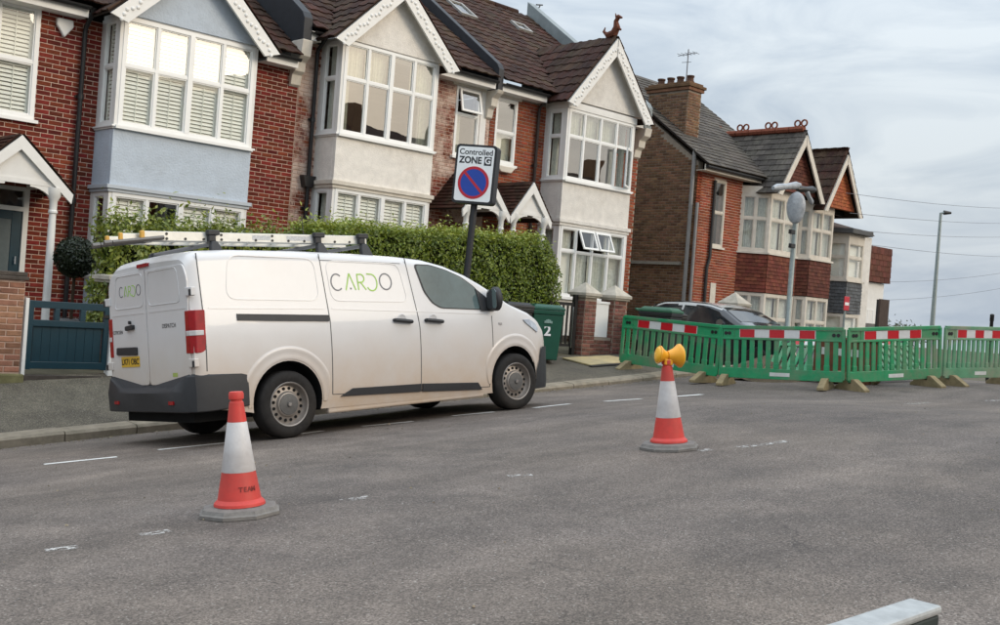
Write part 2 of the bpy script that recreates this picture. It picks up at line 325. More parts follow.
def window(house, O, u, n, W, H, cols, rows, bar=.06, mull=.05, depth=.07, behind=None, glass=None, heavy=(), frame_m=None, sash=.022, sill=True, open_cells=None, curtain_cells=None, name='window', skip=()):
    """O lower-left on outer plane; cols/rows = cell boundaries in metres; cells are glazed panes"""
    O, u, n = Vector(O), Vector(u).normalized(), Vector(n).normalized(); v = Vector((0, 0, 1)); fm = frame_m or UPVC; g = glass or GLASS
    f = MB()
    def bx(a0, a1, z0, z1, d0, d1): f.obox(O + u * a0 + v * z0 + n * d0, u * (a1 - a0), v * (z1 - z0), n * (d1 - d0))
    bx(0, bar, 0, H, -depth, 0); bx(W - bar, W, 0, H, -depth, 0); bx(bar, W - bar, 0, bar, -depth, 0); bx(bar, W - bar, H - bar, H, -depth, 0)
    for i, c in enumerate(cols[1:-1]):
        mw = mull * (1.7 if (i + 1) in heavy else 1); bx(c - mw / 2, c + mw / 2, bar, H - bar, -depth + .003, .004 if (i + 1) in heavy else -.003)
    cs = [bar] + list(cols[1:-1]) + [W - bar]
    for j, r in enumerate(rows[1:-1]):
        for i in range(len(cols) - 1):
            a = cols[i] + (bar if i == 0 else mull * (1.7 if i in heavy else 1) / 2); b = cols[i + 1] - (bar if i == len(cols) - 2 else mull * (1.7 if i + 1 in heavy else 1) / 2)
            bx(a, b, r - mull / 2, r + mull / 2, -depth + .005, -.006)
    cells = []
    for i in range(len(cols) - 1):
        a = cols[i] + (bar if i == 0 else mull * (1.7 if i in heavy else 1) / 2); b = cols[i + 1] - (bar if i == len(cols) - 2 else mull * (1.7 if i + 1 in heavy else 1) / 2)
        for j in range(len(rows) - 1):
            z0 = rows[j] + (bar if j == 0 else mull / 2); z1 = rows[j + 1] - (bar if j == len(rows) - 2 else mull / 2)
            cells.append((i, j, a, b, z0, z1))
            if sash and not (open_cells and (i, j) in open_cells):
                d0, d1 = -depth + .012, -.018
                bx(a, a + sash, z0, z1, d0, d1); bx(b - sash, b, z0, z1, d0, d1); bx(a + sash, b - sash, z0, z0 + sash, d0, d1); bx(a + sash, b - sash, z1 - sash, z1, d0, d1)
    w = f.build(name, fm, house)
    for (i, j, a, b, z0, z1) in cells:
        if (i, j) in skip: continue
        if open_cells and (i, j) in open_cells:
            kind, ang = open_cells[(i, j)]; q = MB(); ca, sa = math.cos(ang), math.sin(ang)
            if kind == 'top':      # hinged at the top, bottom swings out
                P = O + u * a + v * z1 + n * .01; vv = (-v * ca + n * sa); nn = n * ca + v * sa; uu = u; ww, hh = b - a, z1 - z0
            else:                  # hinged at right jamb, left edge swings out
                P = O + u * b + v * z0 + n * .01; uu = v; vv = (-u * ca + n * sa); nn = n * ca + u * sa; ww, hh = z1 - z0, b - a
            t = .045
            q.obox(P, uu * t, vv * hh, nn * .035); q.obox(P + uu * (ww - t), uu * t, vv * hh, nn * .035); q.obox(P + uu * t, uu * (ww - 2 * t), vv * t, nn * .035); q.obox(P + uu * t + vv * (hh - t), uu * (ww - 2 * t), vv * t, nn * .035)
            q.build('open_sash', fm, w)
            p = MB(); p.obox(P + uu * t + vv * t + nn * .014, uu * (ww - 2 * t), vv * (hh - 2 * t), nn * .006); p.build('pane', g, w)
        else:
            p = MB(); s = sash * .6; p.obox(O + u * (a + s) + v * (z0 + s) + n * (-depth * .62), u * (b - a - 2 * s), v * (z1 - z0 - 2 * s), n * .006); p.build('pane', g, w)
        bk = behind.get((i, j), behind.get('all')) if isinstance(behind, dict) else behind
        if bk == 'shutter':
            q = MB(); bo = O + n * (-depth - .05); st = .045; a2, b2 = a + .004, b - .004
            q.obox(bo + u * a2 + v * z0, u * st, v * (z1 - z0), n * .03); q.obox(bo + u * (b2 - st) + v * z0, u * st, v * (z1 - z0), n * .03)
            k = int((z1 - z0) / .062)
            for e in range(k):
                zz = z0 + (e + .5) * (z1 - z0) / k
                q.obox(bo + u * (a2 + st) + v * (zz - .030) + n * .028, u * (b2 - a2 - 2 * st), v * .052 - n * .022, v * .004 + n * .006)
            q.obox(bo + u * ((a + b) / 2 - .006) + v * (z0 + .05) + n * .036, u * .012, v * (z1 - z0 - .1), n * .008)
            q.build('shutter', SHUT, w)
        elif bk in ('curtain', 'blind', 'net'):
            q = MB(); bo = O + n * (-depth - .10); k = 26
            if bk == 'blind': q.obox(bo + u * (a - .02) + v * (z0 - .02), u * (b - a + .04), v * (z1 - z0 + .04), n * .006)
            else:
                a2, b2 = (a - .02, b + .02) if bk == 'net' else ((a - .02, a + (b - a) * .42) if i % 2 == 0 else (b - (b - a) * .42, b + .02))
                P = [bo + u * (a2 + (b2 - a2) * e / k) + n * (.022 * math.sin(e * 1.9 + i) + .01 * math.sin(e * .7)) for e in range(k + 1)]
                q.add([p_ + v * (z0 - .03) for p_ in P] + [p_ + v * (z1 + .03) for p_ in P], [(e, e + 1, k + 2 + e, k + 1 + e) for e in range(k)])
            q.build('curtain' if bk != 'blind' else 'blind', CURT if bk != 'blind' else SHUT, w, smooth=bk != 'blind')
    if sill:
        q = MB(); q.obox(O - u * .05 - v * .055 + n * (-depth), u * (W + .1), v * .052, n * (depth + .06)); q.build('window_sill', fm, w)
    return w
# ------------------------------------------------------------------ ground levels (hilly street)
def sstep(a, b, x): t = min(1, max(0, (x - a) / (b - a))); return t * t * (3 - 2 * t)
_xs = np.arange(-60, 400, .25)
_sl = np.array([.0794 * sstep(-14, -6, x) if x < 16 else (.0794 - .0794 * sstep(16, 21, x) - .085 * sstep(20, 25, x) * (1 - sstep(30, 38, x))) for x in _xs])
_kz = np.concatenate([[0], np.cumsum((_sl[1:] + _sl[:-1]) / 2 * .25)]); _kz += -.411 - np.interp(6.365, _xs, _kz)
def Kz(X): return float(np.interp(X, _xs, _kz))                       # gutter level
def kcross(X): return .111 - (.111 - .035) * sstep(10, 16, X)
def Gf(t): return t if t < 4.3 else (4.3 + (min(t, 10.3) - 4.3) - (min(t, 10.3) - 4.3) ** 2 / 12)
def kerbY(X): return 12.42 - .47 * sstep(5, 14, X)
def roadz(X, Y): return Kz(X) + kcross(X) * Gf(12.3 - Y)
def backz(X):
    a = .06 + .05 * (X - 5.3)
    return a if X < 16.8 else (a * (1 - sstep(16.8, 18.4, X)) + (.42 - .05 * max(0, X - 21)) * sstep(16.8, 18.4, X))
def pavez(X, Y):
    k = kerbY(X) + .28; a = Kz(X) + .10 - kcross(X) * 0; b = backz(X); return a + (b - a) * min(1.2, max(0, (Y - k) / (14 - k)))
def groundz(X, Y): return roadz(X, Y) if Y < kerbY(X) else pavez(X, min(Y, 14.0))
def hit(x, y):
    d = ray(x, y); lo = 1.0; st = .05
    t = lo
    while t < 120:
        p = CAM + d * t
        if p.z < groundz(p.x, p.y):
            a, b = t - st, t
            for _ in range(25):
                m_ = (a + b) / 2; p = CAM + d * m_
                if p.z < groundz(p.x, p.y): b = m_
                else: a = m_
            return CAM + d * b
        t += st
    return CAM + d * 60

# road material: worn asphalt with aggregate
def asphalt(name, base, warm, agg=.5, rough=.85, s1=1.0, streak=True):
    m = bpy.data.materials.new(name); m.use_nodes = True; t = m.node_tree; N = t.nodes; K = t.links.new; b = N['Principled BSDF']
    b.inputs['Specular IOR Level'].default_value = .25
    tc = N.new('ShaderNodeNewGeometry')
    def noise(s, d, r=.6, sc=None):
        n = N.new('ShaderNodeTexNoise'); n.inputs['Scale'].default_value = s; n.inputs['Detail'].default_value = d; n.inputs['Roughness'].default_value = r
        if sc:
            mp = N.new('ShaderNodeMapping'); mp.inputs['Scale'].default_value = sc; K(tc.outputs['Position'], mp.inputs[0]); K(mp.outputs[0], n.inputs[0])
        else: K(tc.outputs['Position'], n.inputs[0])
        return n
    def mrange(i, a, c, lo, hi):
        n = N.new('ShaderNodeMapRange'); n.inputs[1].default_value = a; n.inputs[2].default_value = c; n.inputs[3].default_value = lo; n.inputs[4].default_value = hi; K(i, n.inputs[0]); return n.outputs[0]
    def mul(i, f):
        x = N.new('ShaderNodeMixRGB'); x.blend_type = 'MULTIPLY'; x.inputs[0].default_value = 1; K(i, x.inputs[1]); K(f, x.inputs[2]); return x.outputs[0]
    def over(i, col_, fac):
        x = N.new('ShaderNodeMixRGB'); x.inputs[2].default_value = (*col_, 1); K(fac, x.inputs[0]); K(i, x.inputs[1]); return x.outputs[0]
    big = noise(.28 * s1, 5); mid = noise(2.0 * s1, 7, .68); fine = noise(70, 4, .75)
    vo = N.new('ShaderNodeTexVoronoi'); vo.inputs['Scale'].default_value = 125; K(tc.outputs['Position'], vo.inputs[0])
    sc = N.new('ShaderNodeSeparateColor'); K(vo.outputs['Color'], sc.inputs[0])
    c = N.new('ShaderNodeMixRGB'); c.inputs[1].default_value = (*base, 1); c.inputs[2].default_value = (*warm, 1); K(mrange(big.outputs['Fac'], .40, .62, 0, 1), c.inputs[0])
    o = mul(c.outputs[0], mrange(mid.outputs['Fac'], .3, .7, .70, 1.24))
    o = mul(o, mrange(fine.outputs['Fac'], .30, .70, 1 - agg, 1 + agg))
    o = mul(o, mrange(sc.outputs[0], .0, 1, .62, 1.34))
    o = over(o, (.40, .37, .33), mrange(sc.outputs[1], .984, .99, 0, .6))
    if streak:      # wheel-polished tracks and old joints run along the street
        st = noise(1.0, 5, .6, (.05, .75, .05)); o = mul(o, mrange(st.outputs['Fac'], .36, .64, .76, 1.16))
        # ironed-in fine cracks
        cv = N.new('ShaderNodeTexVoronoi'); cv.feature = 'DISTANCE_TO_EDGE'; cv.inputs['Scale'].default_value = .55; wv = noise(3.0, 5); ad = N.new('ShaderNodeVectorMath'); ad.operation = 'ADD'
        sc2 = N.new('ShaderNodeVectorMath'); sc2.operation = 'SCALE'; sc2.inputs['Scale'].default_value = .35; K(wv.outputs['Color'], sc2.inputs[0]); K(tc.outputs['Position'], ad.inputs[0]); K(sc2.outputs[0], ad.inputs[1]); K(ad.outputs[0], cv.inputs[0])
        gate = noise(.22, 3); g2 = N.new('ShaderNodeMath'); g2.operation = 'MULTIPLY'; K(mrange(cv.outputs['Distance'], .0, .006, .55, 0), g2.inputs[0]); K(mrange(gate.outputs['Fac'], .48, .60, 0, 1), g2.inputs[1]); o = over(o, (.035, .032, .03), g2.outputs[0])
    oil = noise(.8, 8, .78); o = over(o, (.050, .045, .042), mrange(oil.outputs['Fac'], .57, .72, 0, .6))
    pale = noise(1.3, 9, .8, (.5, 1.2, 1)); o = over(o, (.30, .26, .22), mrange(pale.outputs['Fac'], .60, .76, 0, .5))
    K(o, b.inputs['Base Color']); K(mrange(mid.outputs['Fac'], .3, .7, rough - .12, rough + .05), b.inputs['Roughness'])
    bp = N.new('ShaderNodeBump'); bp.inputs['Strength'].default_value = .8; bp.inputs['Distance'].default_value = .006
    K(sc.outputs[0], bp.inputs['Height']); K(bp.outputs[0], b.inputs['Normal'])
    MATS[name] = m; return m
def worn_paint(name, rgb, lo, hi):
    m = mat(name, rgb, .75, .15, 20); t = m.node_tree; N = t.nodes; K = t.links.new; g = N.new('ShaderNodeNewGeometry')
    n = N.new('ShaderNodeTexNoise'); n.inputs['Scale'].default_value = 22; n.inputs['Detail'].default_value = 6; n.inputs['Roughness'].default_value = .75; K(g.outputs['Position'], n.inputs[0])
    mr = N.new('ShaderNodeMapRange'); mr.inputs[1].default_value = lo; mr.inputs[2].default_value = hi; K(n.outputs['Fac'], mr.inputs[0])
    tr = N.new('ShaderNodeBsdfTransparent'); mx_ = N.new('ShaderNodeMixShader'); K(mr.outputs[0], mx_.inputs[0]); K(tr.outputs[0], mx_.inputs[1]); K(N['Principled BSDF'].outputs[0], mx_.inputs[2]); K(mx_.outputs[0], N['Material Output'].inputs[0]); return m
ASPH = asphalt('road_asphalt', (.142, .119, .104), (.190, .156, .130), .48)
PAVE = asphalt('pavement_asphalt', (.122, .105, .080), (.158, .138, .102), .42, .9, 1.6, False)
KERB = mat('kerb_stone', (.26, .22, .165), .85, .25, 7, .6, 90, dirt=.5, dirtcol=(.13, .115, .075))
EARTH = mat('earth', (.10, .09, .06), .95, .3, 3, .6, 30)

def grid(xs, ys, zf, dz=0.0):
    b = MB(); nx, ny = len(xs), len(ys)
    b.add([(x, y, zf(x, y) + dz) for y in ys for x in xs], [(j * nx + i, j * nx + i + 1, (j + 1) * nx + i + 1, (j + 1) * nx + i) for j in range(ny - 1) for i in range(nx - 1)]); return b
xs = list(np.concatenate([np.arange(-30, -5, 2.5), np.arange(-5, 26, .5), np.arange(26, 60, 2), np.arange(60, 121, 10)]))
ysr = list(np.concatenate([np.arange(-12, 0, 2), np.arange(0, 11.5, .5)]))
b = MB(); nx = len(xs); rows = ysr + ['k']
vs = []
for yy in rows:
    for x in xs: Y = kerbY(x) + .02 if yy == 'k' else yy; vs.append((x, Y, roadz(x, Y)))
b.add(vs, [(j * nx + i, j * nx + i + 1, (j + 1) * nx + i + 1, (j + 1) * nx + i) for j in range(len(rows) - 1) for i in range(nx - 1)])
road = struct(b.build('road', ASPH, smooth=True), 'worn grey asphalt road running uphill past the houses')
# pavement
b = MB(); vs = []; K_ = 6
for j in range(K_ + 1):
    for x in xs: k = kerbY(x) + .26; Y = k + (14.06 - k) * j / K_; vs.append((x, Y, pavez(x, Y)))
b.add(vs, [(j * nx + i, j * nx + i + 1, (j + 1) * nx + i + 1, (j + 1) * nx + i) for j in range(K_) for i in range(nx - 1)])
pavement = struct(b.build('pavement', PAVE, smooth=True), 'asphalt pavement between kerb and garden walls')
# front gardens and far terrain
def gardz(x, y):
    t = min(1, max(0, (y - 14.04) / 3)); a = backz(x); e = .25 if x < 11 else (.85 if x < 18 else (.42 if x < 24 else Kz(x) + .1))
    return (a - .004) * (1 - t) + e * t if y < 30 else e - min(2.5, (y - 30) * .02)
b = grid(list(np.arange(-30, 40, 1.0)) + [45, 60, 90, 120], [14.04, 15, 16, 17, 18, 22, 26, 40, 80], gardz)
garden = struct(b.build('garden_ground', EARTH), 'bare earth of the front gardens')
def terr(x, y): return -2.6 - .012 * math.hypot(x, y) * .3
b = grid([-900, -300, -100, -32, 60, 140, 400, 900], [-900, -300, -60, 20, 90, 300, 900], terr)
struct(b.build('ground', EARTH), 'low ground reaching to the horizon')
# kerb stones
kb = MB(); vs = []
sel = [x for x in xs if -6 <= x <= 24]
for x in sel: vs += [(x, kerbY(x) + .03, roadz(x, kerbY(x)) - .1), (x, kerbY(x) + .27, Kz(x) - .1), (x, kerbY(x) + .27, Kz(x) + .075), (x, kerbY(x) + .03, Kz(x) + .075)]
kb.add(vs, [(4 * i + a, 4 * i + (a + 1) % 4, 4 * i + 4 + (a + 1) % 4, 4 * i + 4 + a) for i in range(len(sel) - 1) for a in range(4)])
kerb = struct(kb.build('kerb', mat('kerb_bed', (.07, .06, .045), .95)), 'stone kerb along the pavement edge')
x = -2.0; k = 0
while x < 20:
    ln = .9 + .05 * math.sin(k * 2.1); x1 = x + ln; b = MB(); g = .008
    y0, y1 = kerbY(x), kerbY(x1); za, zb = Kz(x) + .10, Kz(x1) + .10; dz = rng.normal(0, .004)
    P = []
    for (X, Yk, Z) in ((x + g, y0, za), (x1 - g, y1, zb)): P += [(X, Yk + .005, Z - .22), (X, Yk, Z - .03 + dz), (X, Yk + .03, Z + dz), (X, Yk + .275, Z + .012 + dz), (X, Yk + .28, Z - .22)]
    b.add(P, [(0, 1, 6, 5), (1, 2, 7, 6), (2, 3, 8, 7), (3, 4, 9, 8), (0, 4, 3, 2, 1), (5, 6, 7, 8, 9)])
    b.build('kerb_stone', KERB, kerb); x = x1; k += 1
# painted markings, as thin sheets following the road
PAINT = worn_paint('road_paint_white', (.72, .71, .68), .30, .42)
PAINTW = worn_paint('worn_road_paint', (.52, .50, .47), .47, .60)
def dash(p, q, w, m, nm='parking_bay_line'):
    A, B_ = hit(*p), hit(*q); d = (B_ - A); d.z = 0; s = Vector((-d.y, d.x, 0)).normalized() * (w / 2); k = max(2, int(d.length / .25)); vs = []
    for i in range(k + 1):
        c = A + d * (i / k)
        for e in (-1, 1): X, Y = c.x + s.x * e, c.y + s.y * e; vs.append((X, Y, roadz(X, Y) + .003))
    bb = MB(); bb.add(vs, [(2 * i, 2 * i + 1, 2 * i + 3, 2 * i + 2) if d.x < 0 else (2 * i, 2 * i + 2, 2 * i + 3, 2 * i + 1) for i in range(k)]); return bb.build(nm, m, road)
for p, q in (((44, 464.5), (117, 457)), ((158, 450), (226, 443)), ((300, 434), (323, 431)), ((362, 426.5), (413, 421.5)), ((452, 416), (494, 412)), ((534, 408), (570, 404)), ((605, 401.5), (641, 399)), ((676, 396.5), (702, 394.5))):
    dash(p, q, .095, PAINT)
for p, q in (((140, 535.5), (170, 531)), ((45, 551), (78, 547)), ((342, 501), (370, 497)), ((508, 476.5), (532, 475)), ((700, 451), (712, 449.5)), ((738, 447.5), (760, 445)), ((762, 444.5), (790, 441)), ((905, 404), (930, 403)), ((985, 401), (1000, 400.5))):
    dash(p, q, .09, PAINTW, 'centre_line')

# grit, leaves and scraps: along the gutter and scattered over the road
b = MB()
for i in range(1500):
    if i < 1100: X = rng.uniform(1, 17); Y = kerbY(X) - abs(rng.normal(0, .16)) - .01
    elif i < 1300: X = rng.uniform(2, 16); Y = 14.0 - abs(rng.normal(0, .12)) - .02
    else: X = rng.uniform(1, 15); Y = rng.uniform(2, 11)
    r_ = rng.uniform(.004, .014) * (1 if rng.random() < .9 else 1.7); Z = groundz(X, Y); a = rng.uniform(0, 6.28, 4) ; a.sort()
    vs = [(X + r_ * math.cos(q), Y + r_ * math.sin(q), Z + .003 + r_ * .2 * rng.random()) for q in a] + [(X, Y, Z + .004 + r_ * .7)]
    b.add(vs, [(0, 1, 4), (1, 2, 4), (2, 3, 4), (3, 0, 4)])
o = b.build('road_grit', mat('grit', (.20, .165, .11), .9, .3, 30, island=.6)); tag(o, 'scattered grit and leaf scraps along gutter and wall foot', 'grit', None, 'stuff')
# ------------------------------------------------------------------ houses
YW, YB = 17.9, 17.2
UX, UY, UZ = Vector((1, 0, 0)), Vector((0, 1, 0)), Vector((0, 0, 1))
NF, NL = Vector((0, -1, 0)), Vector((-1, 0, 0))
EAVE_Y, SLOPE = 17.52, .70
def house(name, label, x, z, group=None): return thing(name, label, 'house', (x, YW, z), group)
def part(h, name, m, fn, **k):
    b = MB(); fn(b); return b.build(name, m, h, **k)
SV = Vector((0, 1, SLOPE)).normalized(); SN = Vector((0, -SLOPE, 1)).normalized()

def gable(h, cx, half, zb, sl, face_m, Yf=17.18, board=.27, roof_m=None, ze=6.3, nobj=60, depth_back=None, deco=True, tilek=dict(), face_tile=None, over=.16):
    """bay gable: triangular face, barge boards, two tiled slopes running back into the main roof"""
    za = zb + half * sl
    part(h, 'gable_face', face_m, lambda b: b.prism([(cx - half, Yf, zb), (cx + half, Yf, zb), (cx, Yf, za)], (0, .12, 0)))
    if face_tile:
        g = part(h, 'gable_cladding', DECK, lambda b: b.prism([(cx - half + .1, Yf - .004, zb + .02), (cx + half - .1, Yf - .004, zb + .02), (cx, Yf - .004, za - .15)], (0, -.006, 0)))
        tiles(g, face_tile, (cx - half, Yf - .012, zb), UX, UZ, NF, 2 * half, za - zb, lambda a, c: abs(a - half) < half - c / sl - .06, 0, .16, .10, 'hung_tile', .002, lap=.03)
    th = math.atan(sl); dl = Vector((math.cos(th), 0, math.sin(th))); dr = Vector((-math.cos(th), 0, math.sin(th)))
    Y0 = Yf - over; ext = .12; Lr = (half + ext) / math.cos(th)
    for sgn, d in ((-1, dl), (1, dr)):
        E = Vector((cx + sgn * (half + ext), Y0 - .02, zb - ext * sl)); nn = Vector((sgn * math.sin(th), 0, math.cos(th)))
        q = MB(); q.prism([E + nn * .02, E + nn * .02 + d * Lr, E + d * (Lr + 0) - UZ * (board / math.cos(th)) + nn * .02, E - nn * board + d * (board * .55) + nn * .02], (0, -.045, 0)); bo = q.build('barge_board', WHITE if deco else CREAM, h)
        if deco:
            q = MB(); k = int(Lr / .085)
            for e in range(1, k - 1):
                c = E + d * (e * Lr / k) - nn * (board * .42 + .035 * math.sin(e * 1.6)) - UY * .045
                q.lathe([(.036, 0), (.030, .012), (.012, .02)], c, 7, 0, Matrix.Rotation(R(90), 4, 'X'))
            q.build('carved_bead', WHITE, bo)
        rm = roof_m or TILE; yb = EAVE_Y + (za - ze) / SLOPE + .15 if depth_back is None else depth_back
        e0 = zb - ext * sl
        def yint(s): return EAVE_Y + max(0, (e0 + s * math.sin(th)) - ze) / SLOPE + .12 if depth_back is None else depth_back
        q = MB(); t0 = nn * .028
        q.prism([E + t0, E + t0 + d * Lr, Vector((E.x, yint(Lr), E.z)) + t0 + d * Lr, Vector((E.x, yint(0), E.z)) + t0], nn * .03); rf = q.build('gable_roof', DECK, h)
        u = -UY if sgn < 0 else UY
        O = Vector((E.x, yb if sgn < 0 else Y0 - .05, E.z)) + nn * .06
        W = yb - Y0 + .05
        ins = (lambda a, c: yb - a < yint(c)) if sgn < 0 else (lambda a, c: Y0 - .05 + a < yint(c))
        kw = dict(nobj=nobj if sgn < 0 else 0, inside=ins); kw.update(tilek)
        tiles(rf, rm, O, u, d, nn, W, Lr, **kw)
    return za

def main_roof(h, x0, x1, ze, m=TILE, hipR=None, nobj=200, ridge_y=22.0, prefer=None, tilek=dict(), end_deck=0, avoid=()):
    Ls = (ridge_y - EAVE_Y) * math.sqrt(1 + SLOPE ** 2); zr = ze + (ridge_y - EAVE_Y) * SLOPE
    def fn(b):
        xr2 = x1 - (ridge_y - EAVE_Y) if hipR else x1
        b.prism([(x0, EAVE_Y, ze), (x1, EAVE_Y, ze), (xr2, ridge_y, zr), (x0, ridge_y, zr)], (0, .03, .04) if False else tuple(SN * .03))
        b.prism([(x0, ridge_y, zr), (xr2, ridge_y, zr), (x1, 26.5, ze), (x0, 26.5, ze)], (0, .02, .03))
        if hipR: b.prism([(x1, EAVE_Y, ze), (x1, 26.5, ze), (xr2, ridge_y, zr)], (.02, 0, .03))
    rf = part(h, 'roof', DECK, fn)
    def ins(a, c):
        if hipR and a > (x1 - x0) - c / math.sqrt(1 + SLOPE ** 2): return False
        Y = EAVE_Y + c / math.sqrt(1 + SLOPE ** 2)
        for (cx, hf, zb, sl) in avoid:
            if abs(x0 + a - cx) < (hf + .12) - max(0, (ze + (Y - EAVE_Y) * SLOPE) - zb) / sl - .1: return False
        return True
    kw = dict(nobj=nobj, inside=ins, prefer=prefer); kw.update(tilek)
    tiles(rf, m, Vector((x0, EAVE_Y - .06, ze - .042)) + SN * .035, UX, SV, SN, x1 - x0, Ls + .06, **kw)
    b = MB(); k = int(((x1 - (ridge_y - EAVE_Y) if hipR else x1) - x0) / .45)
    for e in range(k): b.tube([(x0 + e * .45, ridge_y, zr + .03), (x0 + e * .45 + .43, ridge_y, zr + .03)], .10, 10)
    if k: b.build('ridge_tile', m, rf, smooth=True)
    return rf
def gutter(h, x0, x1, ze):
    part(h, 'fascia_board', WHITE, lambda b: b.box(x0, x1, EAVE_Y + .05, EAVE_Y + .085, ze - .24, ze - .06))
    part(h, 'soffit', WHITE, lambda b: b.box(x0, x1, EAVE_Y + .087, YW - .02, ze - .235, ze - .215))
    def fn(b):
        n = 8; vs = []
        for X in (x0, x1): vs += [(X, EAVE_Y - .012 - .06 * math.cos(math.pi * k / n), ze - .075 - .06 * math.sin(math.pi * k / n)) for k in range(n + 1)] + [(X, EAVE_Y - .012 + .052 * math.cos(math.pi * k / n), ze - .075 - .052 * math.sin(math.pi * k / n)) for k in range(n + 1)]
        m_ = 2 * n + 2; b.add(vs, [(i, (i + 1) % m_, m_ + (i + 1) % m_, m_ + i) for i in range(m_)] + [tuple(range(m_)), tuple(range(2 * m_ - 1, m_ - 1, -1))])
    part(h, 'gutter', BLACKM, fn, smooth=True)
def downpipe(h, x, z0, z1, Y=YW - .075, m=None, swan=True, ze=None):
    def fn(b):
        pts = [(x, Y, z0), (x, Y, z1)]
        if swan: pts += [(x, Y - .02, z1 + .08), (x, EAVE_Y + .06, z1 + .28), (x, EAVE_Y + .02, z1 + .36)]
        b.tube(pts, .038, 10)
        for z in np.arange(z0 + .4, z1, 1.7): b.tube([(x, Y, z - .04), (x, Y, z + .04)], .052, 10); b.box(x - .07, x + .07, Y + .03, Y + .072, z - .02, z + .02)
    part(h, 'downpipe', m or BLACKM, fn, smooth=True)
def bay_shell(h, x0, x1, segs, m):
    """render panels: segs list of z ranges; front and both returns"""
    for (za, zb) in segs:
        part(h, 'bay_panel', m, lambda b: (b.box(x0, x1, YB, YB + .10, za, zb), b.box(x0, x0 + .1, YB + .10, YW + .05, za, zb), b.box(x1 - .1, x1, YB + .10, YW + .05, za, zb)), bevel=.008)
def bay_trim(h, x0, x1, za, zb, out, m=WHITE, name='cornice'):
    def fn(b):
        zm = za + (zb - za) * .45
        b.box(x0 - out, x1 + out, YB - out, YW - .004, zm, zb); o2 = out * .5; b.box(x0 - o2, x1 + o2, YB - o2, YW - .006, za, zm - .0005)
    part(h, name, m, fn, bevel=.006)
def returns(h, x0, x1, z0, z1, rows, behind, glass, post=.11):
    part(h, 'corner_post', WHITE, lambda b: b.box(x0, x0 + post, YB + .001, YB + post, z0, z1)); part(h, 'corner_post', WHITE, lambda b: b.box(x1 - post, x1, YB + .001, YB + post, z0, z1))
    W = YW - YB - post - .1
    window(h, (x0, YW - .1, z0), -UY, NL, W, z1 - z0, [0, W], rows, behind=behind, glass=glass, sill=False, bar=.07)
    part(h, 'jamb', WHITE, lambda b: b.box(x0 - .001, x0 + .09, YW - .099, YW, z0, z1))
    window(h, (x1, YB + post, z0), UY, -NL, W, z1 - z0, [0, W], rows, behind=behind, glass=glass, sill=False, bar=.07)
    part(h, 'jamb', WHITE, lambda b: b.box(x1 - .09, x1 + .001, YW - .099, YW, z0, z1))
def front_wall(h, xl, xr, zb, ze, holes, m, mort, nobj, prefer=None, name='wall', Y=YW):
    def fn(b): slab(b, (xl, Y, zb), UX, NF, xr - xl, ze - zb, .22, [(a - xl, c - xl, z0 - zb, z1 - zb) for a, c, z0, z1 in holes])
    w = part(h, name, mort, fn)
    bricks(w, m, (xl, Y, zb), UX, NF, xr - xl, ze - zb, [(a - xl, c - xl, z0 - zb, z1 - zb) for a, c, z0, z1 in holes], nobj, prefer=prefer); return w
def shell(h, xl, xr, zb, ze, left=True, right=True):
    def fn(b):
        b.box(xl, xr, 26.2, 26.4, zb, ze)
        if left: b.box(xl, xl + .1, YW + .23, 26.2, zb, ze)
        if right: b.box(xr - .1, xr, YW + .23, 26.2, zb, ze)
        b.box(xl + .11, xr - .11, YW + .24, 26.1, zb + .02, zb + .1); b.box(xl + .11, xr - .11, YW + .24, 26.1, zb + 2.75, zb + 2.9); b.box(xl + .11, xr - .11, YW + .24, 26.1, ze - .4, ze - .3)
        b.box(xl + .11, xr - .11, YW + 3.2, YW + 3.3, zb + .11, ze - .41)
    part(h, 'inner_wall', ROOM, fn)
